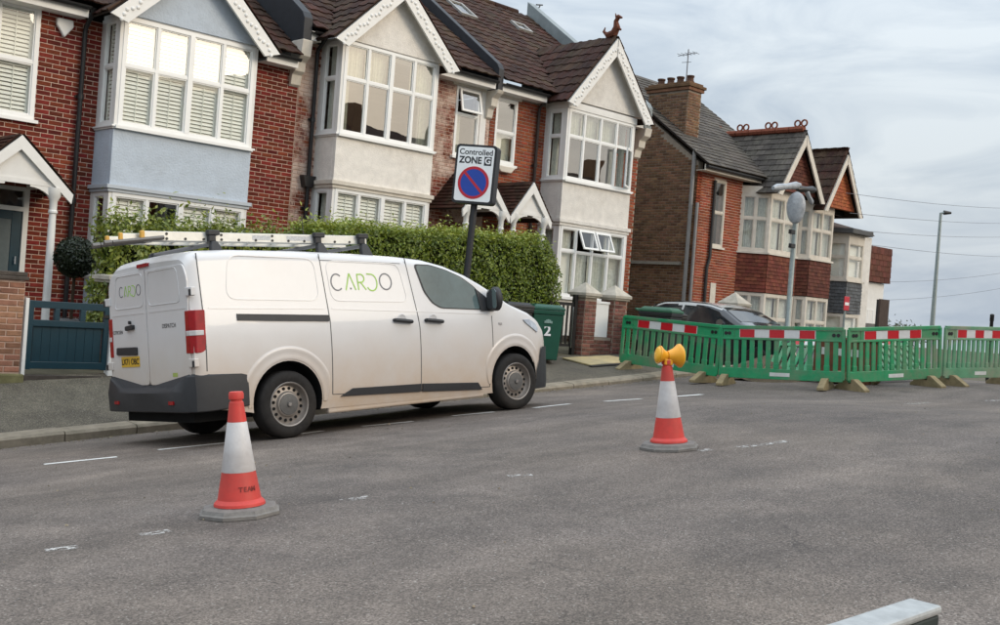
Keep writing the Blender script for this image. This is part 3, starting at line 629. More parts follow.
def porch(h, cx, half, ze, sl, Yf=16.82, zpost=.6, post_dx=None, lintel=None, post=True, tile=TILE, sides=(-1, 1)):
    za = ze + half * sl; th = math.atan(sl); bd = .15
    for sgn in (-1, 1):
        d = Vector((-sgn * math.cos(th), 0, math.sin(th))); nn = Vector((sgn * math.sin(th), 0, math.cos(th))); E = Vector((cx + sgn * half, Yf, ze)); Lr = half / math.cos(th)
        part(h, 'porch_barge_board', WHITE, lambda b: b.prism([E, E + d * Lr, E + d * Lr - UZ * (bd / math.cos(th)), E - UZ * (bd * .95) - UX * (sgn * .02)], (0, -.04, 0)))
        q = MB(); q.prism([E + nn * .004, E + nn * .004 + d * Lr, E + nn * .004 + d * Lr + UY * (YW - Yf), E + nn * .004 + UY * (YW - Yf)], nn * .025); rf = q.build('porch_roof', DECK, h)
        O = Vector((E.x, YW if sgn < 0 else Yf - .03, E.z)) + nn * .03
        tiles(rf, tile, O, -UY if sgn < 0 else UY, d, nn, YW - Yf + .03, Lr, None, 40 if sgn < 0 else 0, .165, .10, 'plain_tile', .002, lap=.03)
    zl = lintel if lintel else ze + .08
    part(h, 'porch_panel', WHITE, lambda b: b.prism([(cx - half + .06, Yf + .03, zl), (cx + half - .06, Yf + .03, zl), (cx, Yf + .03, za - .09)], (0, .03, 0)))
    pd = post_dx or half - .16
    def arch(b):
        n = 8
        for sgn in (-1, 1):
            X0 = cx + sgn * pd; rr = .30
            pts = [(X0, Yf + .02, zl - .001), (X0, Yf + .02, zl - rr)] + [(X0 - sgn * (rr - rr * math.cos(R(90) * k / n)) * 1.25, Yf + .02, zl - rr * (1 - math.sin(R(90) * k / n)) - .03) for k in range(n + 1)] + [(X0 - sgn * rr * 1.25, Yf + .02, zl - .001)]
            b.prism(pts, (0, .05, 0))
        b.box(cx - pd - .06, cx + pd + .06, Yf + .015, Yf + .085, zl, zl + .075)
    part(h, 'porch_valance', WHITE, arch)
    for sgn in sides:
        X0 = cx + sgn * pd; Yp = Yf + .05
        part(h, 'porch_post', WHITE, lambda b: (b.lathe([(.085, zpost), (.085, zpost + .12), (.06, zpost + .16), (.055, zl - .62), (.05, zl - .40), (.07, zl - .385), (.07, zl - .36), (.055, zl - .34), (.06, zl - .2), (.10, zl - .13), (.11, zl - .05), (.11, zl - .003)], (X0, Yp, 0), 14)), smooth=True, angle=30)
        part(h, 'porch_side_beam', WHITE, lambda b: b.box(X0 - .045, X0 + .045, Yp + .06, YW - .02, zl - .002, zl + .07))
def firewall(h, x0, x1, ze, rise, z_low, m=LEAD):
    y1 = 22.05; pts = [(x0, EAVE_Y + .02, z_low), (x0, EAVE_Y + .02, ze + rise - .12), (x0, EAVE_Y + .1, ze + rise), (x0, y1, ze + (y1 - EAVE_Y) * SLOPE + rise), (x0, y1, z_low), (x0, YW, z_low - .1), (x0, YW - .2, z_low)]
    part(h, 'party_wall_parapet', m, lambda b: b.prism(pts, (x1 - x0, 0, 0)), bevel=.01)
def corbel(h, x0, x1, zt, hgt=.8, m=None):
    pts = [(x0, YW - .012, zt - hgt), (x0, YW - .08, zt - hgt + .04), (x0, YW - .11, zt - hgt + .22), (x0, YW - .20, zt - hgt + .28), (x0, YW - .22, zt - hgt + .45), (x0, YW - .36, zt - hgt + .55), (x0, EAVE_Y - .02, zt), (x0, YW - .012, zt)]
    part(h, 'stone_corbel', m or CREAM, lambda b: b.prism(pts, (x1 - x0, 0, 0)), bevel=.012)

# ---- house 1 : pale blue bay
h1 = house('terraced_house', 'red brick terraced house with pale blue rendered bay and white shutters, farthest left', 8.9, .25)
xl, xr, zb, ze = 3.2, 11.32, .25, 5.78
wn1, dr1 = (5.40, 6.67, 3.80, 5.60), (5.78, 6.70, .45, 2.72)
b1x0, b1x1 = 7.68, 10.21
front_wall(h1, xl, 11.525, zb, ze - .2, [wn1, dr1, (b1x0 + .02, b1x1 - .02, 0, ze)], BR1, MORT1, 300, lambda c, X, Y: c.z > 2.3 or c.x < 7.3)
shell(h1, xl, xr, zb, ze)
main_roof(h1, xl, xr - .02, ze, nobj=40, avoid=[(8.95, 1.5, 5.66, .95)])
gutter(h1, xl, 7.3, ze); gutter(h1, 10.62, xr - .03, ze)
bay_shell(h1, b1x0, b1x1, [(.25, 1.36), (2.90, 3.80)], BLUER)
part(h1, 'bay_blue_reveal', WHITE, lambda b: b.box(b1x0 + .02, b1x1 - .02, YB + .02, YW, 5.622, 5.70))
W = b1x1 - b1x0 - .12; c4 = [0, W * .25, W * .5, W * .75, W]
window(h1, (b1x0 + .06, YB - .01, 3.86), UX, NF, W, 1.76, c4, [0, .98, 1.76], behind='shutter', heavy=(2,))
returns(h1, b1x0, b1x1, 3.86, 5.62, [0, .98, 1.76], 'shutter', None)
bay_trim(h1, b1x0, b1x1, 3.80, 3.858, .05, UPVC, 'bay_sill')
window(h1, (b1x0 + .06, YB - .01, 1.42), UX, NF, W, 1.36, c4, [0, 1.36], behind={(0, 0): 'shutter', (2, 0): 'shutter', (3, 0): 'shutter'}, heavy=(2,))
returns(h1, b1x0, b1x1, 1.42, 2.78, [0, 1.36], None, None)
bay_trim(h1, b1x0, b1x1, 1.36, 1.418, .05, UPVC, 'bay_sill')
bay_trim(h1, b1x0, b1x1, 2.782, 2.898, .06, mat('pale_blue_trim', (.46, .50, .54), .6, .05))
gable(h1, 8.95, 1.42, 5.66, .95, BLUER, ze=ze, nobj=10)
window(h1, (wn1[0], YW - .03, wn1[2]), UX, NF, 1.27, 1.8, [0, .635, 1.27], [0, .9, 1.8], behind='shutter', bar=.07)
def door1(b):
    b.box(5.78, 5.84, YW - .02, YW + .06, .45, 2.72); b.box(6.62, 6.70, YW - .02, YW + .06, .45, 2.72); b.box(5.84, 6.62, YW - .02, YW + .06, 2.66, 2.72); b.box(5.84, 6.62, YW - .02, YW + .06, 2.34, 2.41)
part(h1, 'door_frame', WHITE, door1)
TEAL = mat('dark_teal_paint', (.006, .034, .052), .35, .15, 5)
d = part(h1, 'front_door', TEAL, lambda b: (b.box(5.842, 6.0, YW + .01, YW + .05, .45, 2.338), b.box(6.46, 6.618, YW + .01, YW + .05, .45, 2.338), b.box(6.0, 6.46, YW + .01, YW + .05, .45, 1.25), b.box(6.0, 6.46, YW + .01, YW + .05, 2.2, 2.338)), bevel=.004)
b = MB(); b.box(6.002, 6.458, YW + .022, YW + .03, 1.252, 2.198); b.build('door_pane', mat('frosted_glass', (.10, .125, .13), .35, .1, 20), d)
b = MB(); b.tube([(6.54, YW - .03, 1.5), (6.54, YW - .03, 1.62)], .014); b.box(6.525, 6.555, YW - .02, YW + .012, 1.54, 1.58); b.build('door_handle', mat('chrome', (.6, .6, .6), .25, .05, metal=1), d)
t1 = MB(); t1.box(5.842, 6.618, YW + .02, YW + .03, 2.412, 2.658); t1.build('transom_pane', GLASS, h1)
porch(h1, 6.12, .82, 2.62, .96, lintel=2.70, zpost=.45, post_dx=.56)
downpipe(h1, 7.37, .5, 5.35)
b = MB(); c = atY(65, 27, YW - .06)
b.prism([(c.x - .13, YW - .012, c.z + .13), (c.x + .13, YW - .012, c.z + .13), (c.x + .14, YW - .012, c.z + .02), (c.x, YW - .012, c.z - .17), (c.x - .14, YW - .012, c.z + .02)], (0, -.07, 0)); b.build('alarm_box', UPVC, h1, bevel=.02)
firewall(h1, 11.325, 11.52, ze + .57, .28, 6.10)
corbel(h1, 11.31, 11.53, 6.095, .85)

# ---- house 2 : cream bay
h2 = house('terraced_house', 'worn red brick terraced house with cream pebbledash bay behind the trimmed hedge', 13.8, .85)
xl, xr, zb, ze = 11.53, 16.36, .85, 6.36
wn2 = (15.50, 16.20, 4.57, 6.07)
b2x0, b2x1 = 12.0, 14.39
g2 = (13.2, 1.40, 6.22, .95); g3 = (19.56, 1.40, 6.24, 1.15)
front_wall(h2, xl, 16.525, zb, ze - .2, [wn2, (b2x0 + .02, b2x1 - .02, 0, 9), (15.6, 16.3, .9, 3.0)], BR2, MORT1, 300, lambda c, X, Y: c.z > 2.8)
shell(h2, xl, xr, zb, ze, True, False)
pref = lambda c, X, Y: (c.x < 18.2 or c.z > 7.4)
main_roof(h2, xl, xr - .02, ze, nobj=220, avoid=[g2], prefer=pref)
gutter(h2, xl, 11.75, ze); gutter(h2, 14.75, xr - .03, ze)
bay_shell(h2, b2x0, b2x1, [(.85, 1.94), (3.55, 4.38)], CRMR)
W = b2x1 - b2x0 - .12; c4 = [0, W * .25, W * .5, W * .75, W]
window(h2, (b2x0 + .06, YB - .01, 4.44), UX, NF, W, 1.76, c4, [0, 1.06, 1.76], heavy=(2,), glass=GLASS2, behind={(0, 1): 'net', (1, 1): 'net', (3, 1): 'net', (3, 0): 'curtain', (0, 0): 'curtain'})
returns(h2, b2x0, b2x1, 4.44, 6.20, [0, 1.06, 1.76], 'curtain', None)
bay_trim(h2, b2x0, b2x1, 4.38, 4.438, .05, UPVC, 'bay_sill')
window(h2, (b2x0 + .06, YB - .01, 2.0), UX, NF, W, 1.40, c4, [0, 1.40], heavy=(2,), behind='shutter')
returns(h2, b2x0, b2x1, 2.0, 3.40, [0, 1.40], 'curtain', None)
bay_trim(h2, b2x0, b2x1, 1.94, 1.998, .05, UPVC, 'bay_sill')
bay_trim(h2, b2x0, b2x1, 3.402, 3.548, .06, CREAM)
part(h2, 'bay_beam', WHITE, lambda b: b.box(b2x0 + .02, b2x1 - .02, YB + .02, YW, 6.202, 6.27))
gable(h2, *g2, CRMR, ze=ze, nobj=30)
window(h2, (wn2[0], YW - .02, wn2[2]), UX, NF, .70, 1.5, [0, .70], [0, .92, 1.5], bar=.055, open_cells={(0, 1): ('top', R(13))}, behind={(0, 0): 'curtain'}, glass=GLASS2)
part(h2, 'painted_brick_jamb', WHITE, lambda b: b.box(16.22, 16.40, YW - .018, YW - .0105, 3.9, 6.1))
part(h2, 'lintel', CREAM, lambda b: b.box(15.38, 16.42, YW - .035, YW - .0102, 6.075, 6.15))
porch(h2, 15.62, .68, 3.33, 1.22, zpost=1.0, lintel=3.42, post_dx=.5)
part(h2, 'front_door', mat('brown_door', (.06, .025, .015), .5), lambda b: b.box(15.6, 16.3, YW + .05, YW + .1, .9, 3.0))
downpipe(h2, 11.86, .9, 5.95)
part(h2, 'hopper_head', BLACKM, lambda b: b.prism([(11.70, YW - .16, 3.62), (11.98, YW - .16, 3.62), (11.92, YW - .16, 3.40), (11.76, YW - .16, 3.40)], (0, .15, 0)))
firewall(h2, 16.365, 16.52, ze, .34, 6.12)
corbel(h2, 16.35, 16.53, 6.115, .62)

# ---- house 3 : grey bay, hipped end
h3 = house('terraced_house', 'end terraced house with grey pebbledash bay, open casements and a beast finial on its gable', 19.2, .85)
xl, xr, zb, ze = 16.53, 21.75, .85, 6.36
wn3 = (16.69, 17.35, 4.60, 6.06)
b3x0, b3x1 = 18.28, 20.70
front_wall(h3, xl, xr, zb, ze - .2, [wn3, (b3x0 + .02, b3x1 - .02, 0, 9), (16.6, 17.3, .9, 3.0)], BR3, MORT2, 300, lambda c, X, Y: c.z > 2.6)
shell(h3, xl, xr, zb, ze, False, True)
rf3 = main_roof(h3, xl, 21.45, ze, nobj=280, avoid=[g3], prefer=pref)
gutter(h3, xl, 17.95, ze); gutter(h3, 21.1, xr, ze)
firewall(h3, 21.46, 21.74, ze, .42, 6.14, ZINC)
bay_shell(h3, b3x0, b3x1, [(.85, 1.68), (3.52, 4.36)], GRYR)
W = b3x1 - b3x0 - .12; c3 = [0, W * .24, W * .49, W * .74, W]
window(h3, (b3x0 + .06, YB - .01, 4.42), UX, NF, W, 1.62, c3, [0, 1.0, 1.62], behind={(0, 1): 'net', (1, 1): 'net', (2, 1): 'net'}, open_cells={(3, 0): ('side', R(28))}, glass=GLASS2)
returns(h3, b3x0, b3x1, 4.42, 6.04, [0, 1.0, 1.62], 'curtain', None)
bay_trim(h3, b3x0, b3x1, 4.36, 4.418, .05, UPVC, 'bay_sill')
window(h3, (b3x0 + .06, YB - .01, 1.74), UX, NF, W, 1.62, c3, [0, 1.06, 1.62], behind={(0, 0): 'blind', (1, 0): 'net', (2, 0): 'net', (3, 0): 'net', (0, 1): 'net', (3, 1): 'net'}, open_cells={(1, 1): ('top', R(24)), (2, 1): ('top', R(24))})
returns(h3, b3x0, b3x1, 1.74, 3.36, [0, 1.06, 1.62], 'curtain', None)
bay_trim(h3, b3x0, b3x1, 1.68, 1.738, .05, UPVC, 'bay_sill')
bay_trim(h3, b3x0, b3x1, 3.362, 3.518, .06, GRYR)
part(h3, 'bay_beam', WHITE, lambda b: b.box(b3x0 - .02, b3x1 + .02, YB - .03, YW - .002, 6.042, 6.20), bevel=.008)
za3 = gable(h3, *g3, GRYR, ze=ze, nobj=150)
window(h3, (wn3[0], YW - .02, wn3[2]), UX, NF, .66, 1.46, [0, .66], [0, .70, 1.46], bar=.055, behind={(0, 0): 'blind'}, glass=GLASS2)
part(h3, 'sill_corbel', CREAM, lambda b: b.prism([(16.72, YW - .012, 4.54), (17.32, YW - .012, 4.54), (17.18, YW - .012, 4.40), (16.86, YW - .012, 4.40)], (0, -.13, 0)), bevel=.02)
part(h3, 'lintel', CREAM, lambda b: b.box(16.60, 17.45, YW - .035, YW - .0102, 6.065, 6.15))
porch(h3, 16.95, .64, 3.33, 1.27, zpost=1.0, lintel=3.42, post_dx=.46)
part(h3, 'front_door', mat('brown_door', (.06, .025, .015), .5), lambda b: b.box(16.6, 17.3, YW + .05, YW + .1, .9, 3.0))
downpipe(h3, 17.98, .9, 5.95, m=mat('dark_brown_pipe', (.03, .018, .014), .5))
corbel(h3, 21.48, 21.735, 6.135, .75)
# finial: small rearing beast in terracotta on the gable apex
b = MB(); fx, fy, fz = g3[0], 17.06, za3 + .14
b.tube([(fx, fy + .25, fz - .02), (fx, fy + .05, fz + .02), (fx, fy - .02, fz + .16), (fx, fy + .02, fz + .30), (fx, fy - .05, fz + .40)], [.09, .10, .085, .055, .05], 8)
b.tube([(fx, fy - .03, fz + .40), (fx, fy - .16, fz + .36)], [.055, .02], 8); b.tube([(fx, fy + .02, fz + .40), (fx, fy + .06, fz + .50)], [.03, .005], 6)
b.tube([(fx, fy - .04, fz + .14), (fx, fy - .15, fz + .08)], [.035, .025], 6); b.tube([(fx, fy + .25, fz), (fx, fy + .38, fz + .1), (fx, fy + .34, fz + .2)], [.06, .035, .01], 6)
b.build('finial', mat('terracotta_dark', (.13, .045, .025), .8, .3, 20), h3, smooth=True)
# rooflights on the front slope
def on_slope(x, y, z0):
    d = ray(x, y); t = ((z0 - SLOPE * EAVE_Y) - (CAM.z)) / (d.z - SLOPE * d.y); return CAM + d * t
for hh, (x, y, w, l) in ((h2, (460, 12, .55, .8)), (h3, (520, 30, .5, .45))):
    p = on_slope(x, y, ze); b = MB(); O = p - UX * w / 2 + SN * .05 - SV * l / 2
    b.obox(O, UX * .06, SV * l, SN * .07); b.obox(O + UX * (w - .06), UX * .06, SV * l, SN * .07); b.obox(O + UX * .06, UX * (w - .12), SV * .06, SN * .07); b.obox(O + UX * .06 + SV * (l - .06), UX * (w - .12), SV * .06, SN * .07)
    r_ = b.build('rooflight', mat('rooflight_frame', (.30, .29, .27), .5), hh); b = MB(); b.obox(O + UX * .06 + SV * .06 + SN * .03, UX * (w - .12), SV * (l - .12), SN * .008); b.build('pane', GLASS2, r_)
b = MB(); p = atY(540, 6, 22.0); q_ = atY(534, 16, 22.0); b.tube([q_, p], .02, 6); b.tube([p - UX * .15, p + UX * .1 + UZ * .05], .02, 6); b.build('roof_vent', BLACKM, h3)

# ---- houses 4 and 5 : semi-detached pair beyond the drive
X4 = 24.3; zb4 = Kz(26) + .2; e4 = 5.62
h4 = house('semi_detached_house', 'semi-detached house with stock brick side wall, tall chimney and slate roof with red ridge crests', 26.4, zb4)
sl4 = .72; ry4 = 21.9; zr4 = e4 + (ry4 - EAVE_Y) * sl4
S4 = Vector((0, 1, sl4)).normalized(); N4 = Vector((0, -sl4, 1)).normalized()
sidepoly = [(X4, YW, zb4), (X4, YW, e4 + .1), (X4, ry4, zr4 - .15), (X4, 26, e4), (X4, 26, zb4)]
sw = part(h4, 'side_wall', MORT2, lambda b: b.prism(sidepoly, (.22, 0, 0)))
bricks(sw, BR4, (X4, 26, zb4), -UY, NL, 26 - YW, zr4 - zb4 - .3, (), 300, keep=lambda a, z: z + zb4 < e4 - .05 + min((26 - a) - YW, 99) * sl4 * 1.0 and (26 - a) < 22.2, prefer=lambda c, X, Y: X < 700 and Y < 300)
part(h4, 'string_course', mat('stone_ledge', (.27, .25, .21), .8, .2), lambda b: b.box(X4 - .10, X4 - .012, 18.2, 20.6, 2.90, 2.98))
part(h4, 'soil_pipe', mat('grey_pipe', (.24, .23, .22), .6), lambda b: (b.tube([(X4 - .07, YW + .1, zb4), (X4 - .07, YW + .1, 5.0), (X4 - .07, YW + .1, 6.05)], .055, 8), b.tube([(X4 - .03, YW - .09, zb4), (X4 - .03, YW - .09, 4.6)], .045, 8)), smooth=True)
bx4 = 26.45
front_wall(h4, X4, 28.95, zb4, e4 - .1, [(25.12, 25.66, 3.5, 5.35), (bx4 + .02, 28.75, 0, 9)], BR3, MORT1, 120, lambda c, X, Y: c.x < 26.5)
window(h4, (25.12, YW - .02, 3.5), UX, NF, .54, 1.85, [0, .54], [0, .95, 1.85], bar=.06, frame_m=CREAM)
part(h4, 'downpipe', BLACKM, lambda b: b.tube([(24.95, YW - .07, zb4), (24.95, YW - .07, 2.9), (25.05, YW - .07, 3.2), (25.05, YW - .07, 5.3)], .045, 8), smooth=True)
part(h4, 'small_window', CREAM, lambda b: b.box(25.25, 25.5, YW - .03, YW - .012, 1.6, 2.5))
shell(h4, X4 + .23, 28.95, zb4, e4)
slatek = dict(tw=.28, th=.21, curl=.002, name='slate', lap=.06, nobj=120)
rf4 = part(h4, 'roof', DECK, lambda b: (b.prism([(X4 - .12, EAVE_Y, e4), (28.95, EAVE_Y, e4), (28.95, ry4, zr4), (X4 - .12, ry4, zr4)], tuple(N4 * .03)), b.prism([(X4 - .12, ry4, zr4), (28.95, ry4, zr4), (28.95, 26.4, e4), (X4 - .12, 26.4, e4)], (0, .02, .03))))
part(h4, 'fascia_board', CREAM, lambda b: b.box(X4 - .1, 26.9, EAVE_Y + .06, EAVE_Y + .09, e4 - .16, e4 + .01))
part(h4, 'soffit', CREAM, lambda b: b.box(X4 - .1, 26.9, EAVE_Y + .091, YW - .015, e4 - .155, e4 - .14))
part(h4, 'gutter', BLACKM, lambda b: b.tube([(X4 - .1, EAVE_Y, e4 - .06), (26.9, EAVE_Y, e4 - .06)], .05, 8))
tiles(rf4, SLATE, Vector((X4 - .14, EAVE_Y - .05, e4 - .03)) + N4 * .035, UX, S4, N4, 4.7, 5.4, None, **{**slatek, 'nobj': 200})
g4 = (28.0, 1.12, 5.30, 1.48)
za4 = gable(h4, *g4, HANGB, ze=e4, roof_m=SLATE, deco=False, board=.17, tilek={k: v for k, v in slatek.items()}, Yf=17.1, face_tile=HANGB, depth_back=21.2)
RIDG = mat('red_ridge_tile', (.20, .062, .035), .8, .25, 12)
b = MB(); zrg = za4 + .20
for e in range(9): b.tube([(g4[0], 17.0 + e * .46, zrg), (g4[0], 17.0 + e * .46 + .44, zrg)], .095, 8)
rd = b.build('ridge_tile', RIDG, rf4, smooth=True)
for e in range(4):
    b = MB()
    for sgn in (-1, 1):
        c = Vector((g4[0], 17.12 + e * .98 + sgn * .11, zrg + .17)); b.tube([c + Vector((0, .09 * math.cos(2 * math.pi * k / 12), .09 * math.sin(2 * math.pi * k / 12))) for k in range(13)], .026, 6, cap=False)
    b.build('ridge_crest', RIDG, h4, smooth=True)
# chimney stack
cx0, cx1, cy0, cy1, cz0, cz1 = 24.75, 25.35, 18.75, 20.15, 6.2, 7.83
ch = part(h4, 'chimney', MORT2, lambda b: b.box(cx0, cx1, cy0, cy1, cz0, cz1))
bricks(ch, BR4, (cx0, cy1, cz0), -UY, NL, cy1 - cy0, cz1 - cz0, (), 120); bricks(ch, BR4, (cx0, cy0, cz0), UX, NF, cx1 - cx0, cz1 - cz0, (), 60)
part(h4, 'chimney_cap', BR4, lambda b: (b.box(cx0 - .06, cx1 + .06, cy0 - .06, cy1 + .06, cz1, cz1 + .09), b.box(cx0 - .10, cx1 + .10, cy0 - .10, cy1 + .10, cz1 + .091, cz1 + .17), b.box(cx0 - .03, cx1 + .03, cy0 - .03, cy1 + .03, cz1 + .171, cz1 + .24)), bevel=.01)
for e in range(4): part(h4, 'chimney_pot', mat('clay_pot', (.085, .045, .03), .85, .25), lambda b: b.lathe([(.11, 0), (.12, .05), (.10, .08), (.095, .16), (.115, .18), (.115, .22), (.085, .22), (.07, .1)], ((cx0 + cx1) / 2, cy0 + .2 + e * .34, cz1 + .241), 12), smooth=True, angle=30)
b = MB(); ax = cx0 + .05; ay = cy0 + .15; b.tube([(ax, ay, cz1 - .4), (ax, ay, cz1 + 1.15)], .016, 6); b.tube([(ax, ay - .3, cz1 + 1.02), (ax, ay + .35, cz1 + 1.0)], .010, 6)
for e in range(5): b.tube([(ax - .16, ay - .26 + e * .13, cz1 + 1.02), (ax + .16, ay - .26 + e * .13, cz1 + 1.02)], .007, 5)
b.tube([(ax, ay - .12, cz1 + .78), (ax, ay + .2, cz1 + .80)], .008, 5); b.build('television_aerial', mat('aerial_metal', (.16, .16, .17), .4, metal=.8), h4)

def cant_bay(h, plan, z0, zh, zs, zt, hang, gmat=None, beh='net', cols=2, trim=CREAM):
    """bay on plan points: tile-hung between zh and zs, windows below zh and between zs and zt"""
    for i in range(len(plan) - 1):
        A, B_ = Vector((*plan[i], 0)), Vector((*plan[i + 1], 0)); u = (B_ - A); W = u.length; u.normalize(); n = Vector((u.y, -u.x, 0))
        q = MB(); q.obox(A + UZ * zh, u * W, UZ * (zs - zh - .01), -n * .08); pn = q.build('bay_panel', DECK, h)
        tiles(pn, hang, A + UZ * zh + n * .004, u, UZ, n, W, zs - zh - .03, None, 0, .17, .105, 'hung_tile', .002, lap=.03)
        q = MB(); q.obox(A + UZ * z0, u * W, UZ * .5, -n * .1); q.build('bay_base', BR3, h)
        cs = [W * k / cols for k in range(cols + 1)]
        window(h, A + UZ * (zs + .05), u, n, W, zt - zs - .05, cs, [0, (zt - zs) * .56, zt - zs - .05], bar=.09, mull=.07, behind=beh, frame_m=trim)
        window(h, A + UZ * (z0 + .5), u, n, W, zh - z0 - .52, cs, [0, (zh - z0) * .35, zh - z0 - .52], bar=.09, mull=.07, behind=beh, frame_m=trim)
        q = MB(); q.obox(A + UZ * zt, u * W, UZ * .22, -n * .12); q.build('bay_frieze', trim, h)
cant_bay(h4, [(bx4, YW), (26.98, 17.25), (28.5, 17.25), (28.78, 17.6)], zb4, 2.36, 3.45, 5.14, HANG)
h5 = house('semi_detached_house', 'semi-detached house with orange tile-hung gable and brown roof beside the slate-roofed one', 30, zb4)
front_wall(h5, 28.96, 31.25, zb4, e4 - .3, [(29.0, 30.6, 0, 9)], BR1, MORT2, 40)
shell(h5, 28.96, 31.25, zb4, e4 - .2)
cant_bay(h5, [(28.82, 17.75), (29.22, 17.25), (30.5, 17.25), (30.62, 17.88)], zb4, 2.40, 3.48, 5.02, HANGB)
g5 = (30.42, 1.0, 5.14, 1.62)
gable(h5, *g5, HANGO, ze=e4, deco=False, board=.15, Yf=17.1, face_tile=HANGO, depth_back=21.5, tilek=dict(tw=.30, th=.29, nobj=60))
part(h5, 'roof', TILE, lambda b: (b.prism([(28.96, EAVE_Y, e4 - .1), (31.5, EAVE_Y, e4 - .1), (31.5, 21.5, e4 + 1.2), (28.96, 21.5, e4 + 1.2)], (0, 0, .05)), b.prism([(28.96, 21.5, e4 + 1.2), (31.5, 21.5, e4 + 1.2), (31.5, 26.4, e4), (28.96, 26.4, e4)], (0, 0, .05))))
part(h5, 'downpipe', WHITE, lambda b: b.tube([(31.12, YW - .07, zb4), (31.12, YW - .07, 4.5)], .05, 8))
part(h5, 'gutter', BLACKM, lambda b: b.box(30.6, 31.45, EAVE_Y - .05, EAVE_Y + .07, 5.02, 5.14))
# ---- house 6 : grey flat-roofed bay ; house 7 : brown tile-hung
z6 = Kz(32) + .1
h6 = house('terraced_house', 'small house with grey slate-hung bay under a flat roof, past the orange gable', 32, z6)
part(h6, 'wall', GRYR, lambda b: b.box(31.3, 34.2, YW, 26, z6, 4.6))
cant_bay(h6, [(31.35, YW), (31.6, 17.3), (32.6, 17.3), (33.0, YW)], z6, 2.0, 3.0, 4.28, HANGG, beh='blind', cols=1, trim=CREAM)
part(h6, 'bay_roof', mat('felt_roof', (.10, .10, .10), .8), lambda b: b.prism([(31.1, YW + .1, 4.5), (31.45, 17.1, 4.5), (32.75, 17.1, 4.5), (33.2, YW + .1, 4.5)], (0, 0, .16)), bevel=.02)
part(h6, 'roof', TILE, lambda b: b.prism([(31.3, YW - .1, 4.66), (34.2, YW - .1, 4.66), (34.2, 21, 5.5), (31.3, 21, 5.5)], (0, .1, .1)))
b = MB(); b.lathe([(.55, 0), (.52, .2), (.38, .38), (.15, .48), (.0, .5)], (31.2, 18.3, 4.75), 16); b.build('turret_dome', HANGB, h6, smooth=True)
A, B_ = atY(868, 249, YW), atY(889, 285, YW)
h7 = house('distant_house', 'low white house with brown tiled upper storey beyond the grey bay', 36, z6 - .5)
P0 = at_depth(867, 250, 42); P1 = atY(889.5, 284, P0.y)
hb = part(h7, 'upper_storey', DECK, lambda b: b.box(P0.x, P1.x, P0.y, P0.y + 5, P1.z, P0.z))
tiles(hb, HANGB, (P0.x, P0.y - .004, P1.z), UX, UZ, NF, P1.x - P0.x, P0.z - P1.z, None, 0, .3, .22, 'hung_tile', .002)
tiles(hb, HANGB, (P0.x - .004, P0.y + 3, P1.z), -UY, UZ, NL, 3.0, P0.z - P1.z, None, 0, .3, .22, 'hung_tile', .002)
part(h7, 'wall', WHITE, lambda b: b.box(P0.x + .1, P1.x - .15, P0.y + .15, P0.y + 5, z6 - .5, P1.z - .02))
window(h7, (P0.x + .3, P0.y + .14, 1.6), UX, NF, .9, .8, [0, .45, .9], [0, .8], glass=GLASS)
part(h7, 'canopy', SLATE, lambda b: b.prism([(P0.x - 1.2, P0.y - .9, 1.25), (P1.x - .6, P0.y - .9, 1.25), (P1.x - .6, P0.y + .1, 1.75), (P0.x - 1.2, P0.y + .1, 1.75)], (0, 0, .08)))
# ------------------------------------------------------------------ front gardens
def leaf_mat(name, c1, c2):
    m = bpy.data.materials.new(name); m.use_nodes = True; t = m.node_tree; N = t.nodes; K = t.links.new; b = N['Principled BSDF']
    g = N.new('ShaderNodeNewGeometry'); mx_ = N.new('ShaderNodeMixRGB'); mx_.inputs[1].default_value = (*c1, 1); mx_.inputs[2].default_value = (*c2, 1)
    K(g.outputs['Random Per Island'], mx_.inputs[0]); K(mx_.outputs[0], b.inputs['Base Color']); b.inputs['Roughness'].default_value = .42
    tr = N.new('ShaderNodeBsdfTranslucent'); K(mx_.outputs[0], tr.inputs[0]); ms = N.new('ShaderNodeMixShader'); ms.inputs[0].default_value = .25
    K(b.outputs[0], ms.inputs[1]); K(tr.outputs[0], ms.inputs[2]); K(ms.outputs[0], N['Material Output'].inputs[0]); return m
LEAFL = leaf_mat('hedge_leaf_light', (.085, .130, .020), (.30, .33, .05))
LEAFD = leaf_mat('hedge_leaf_dark', (.060, .105, .012), (.25, .31, .03))
LEAFY = leaf_mat('hedge_leaf_new', (.18, .25, .03), (.36, .38, .06))
LEAFB = leaf_mat('topiary_leaf', (.008, .016, .007), (.028, .042, .018))
TWIG = mat('twig', (.045, .030, .018), .9)
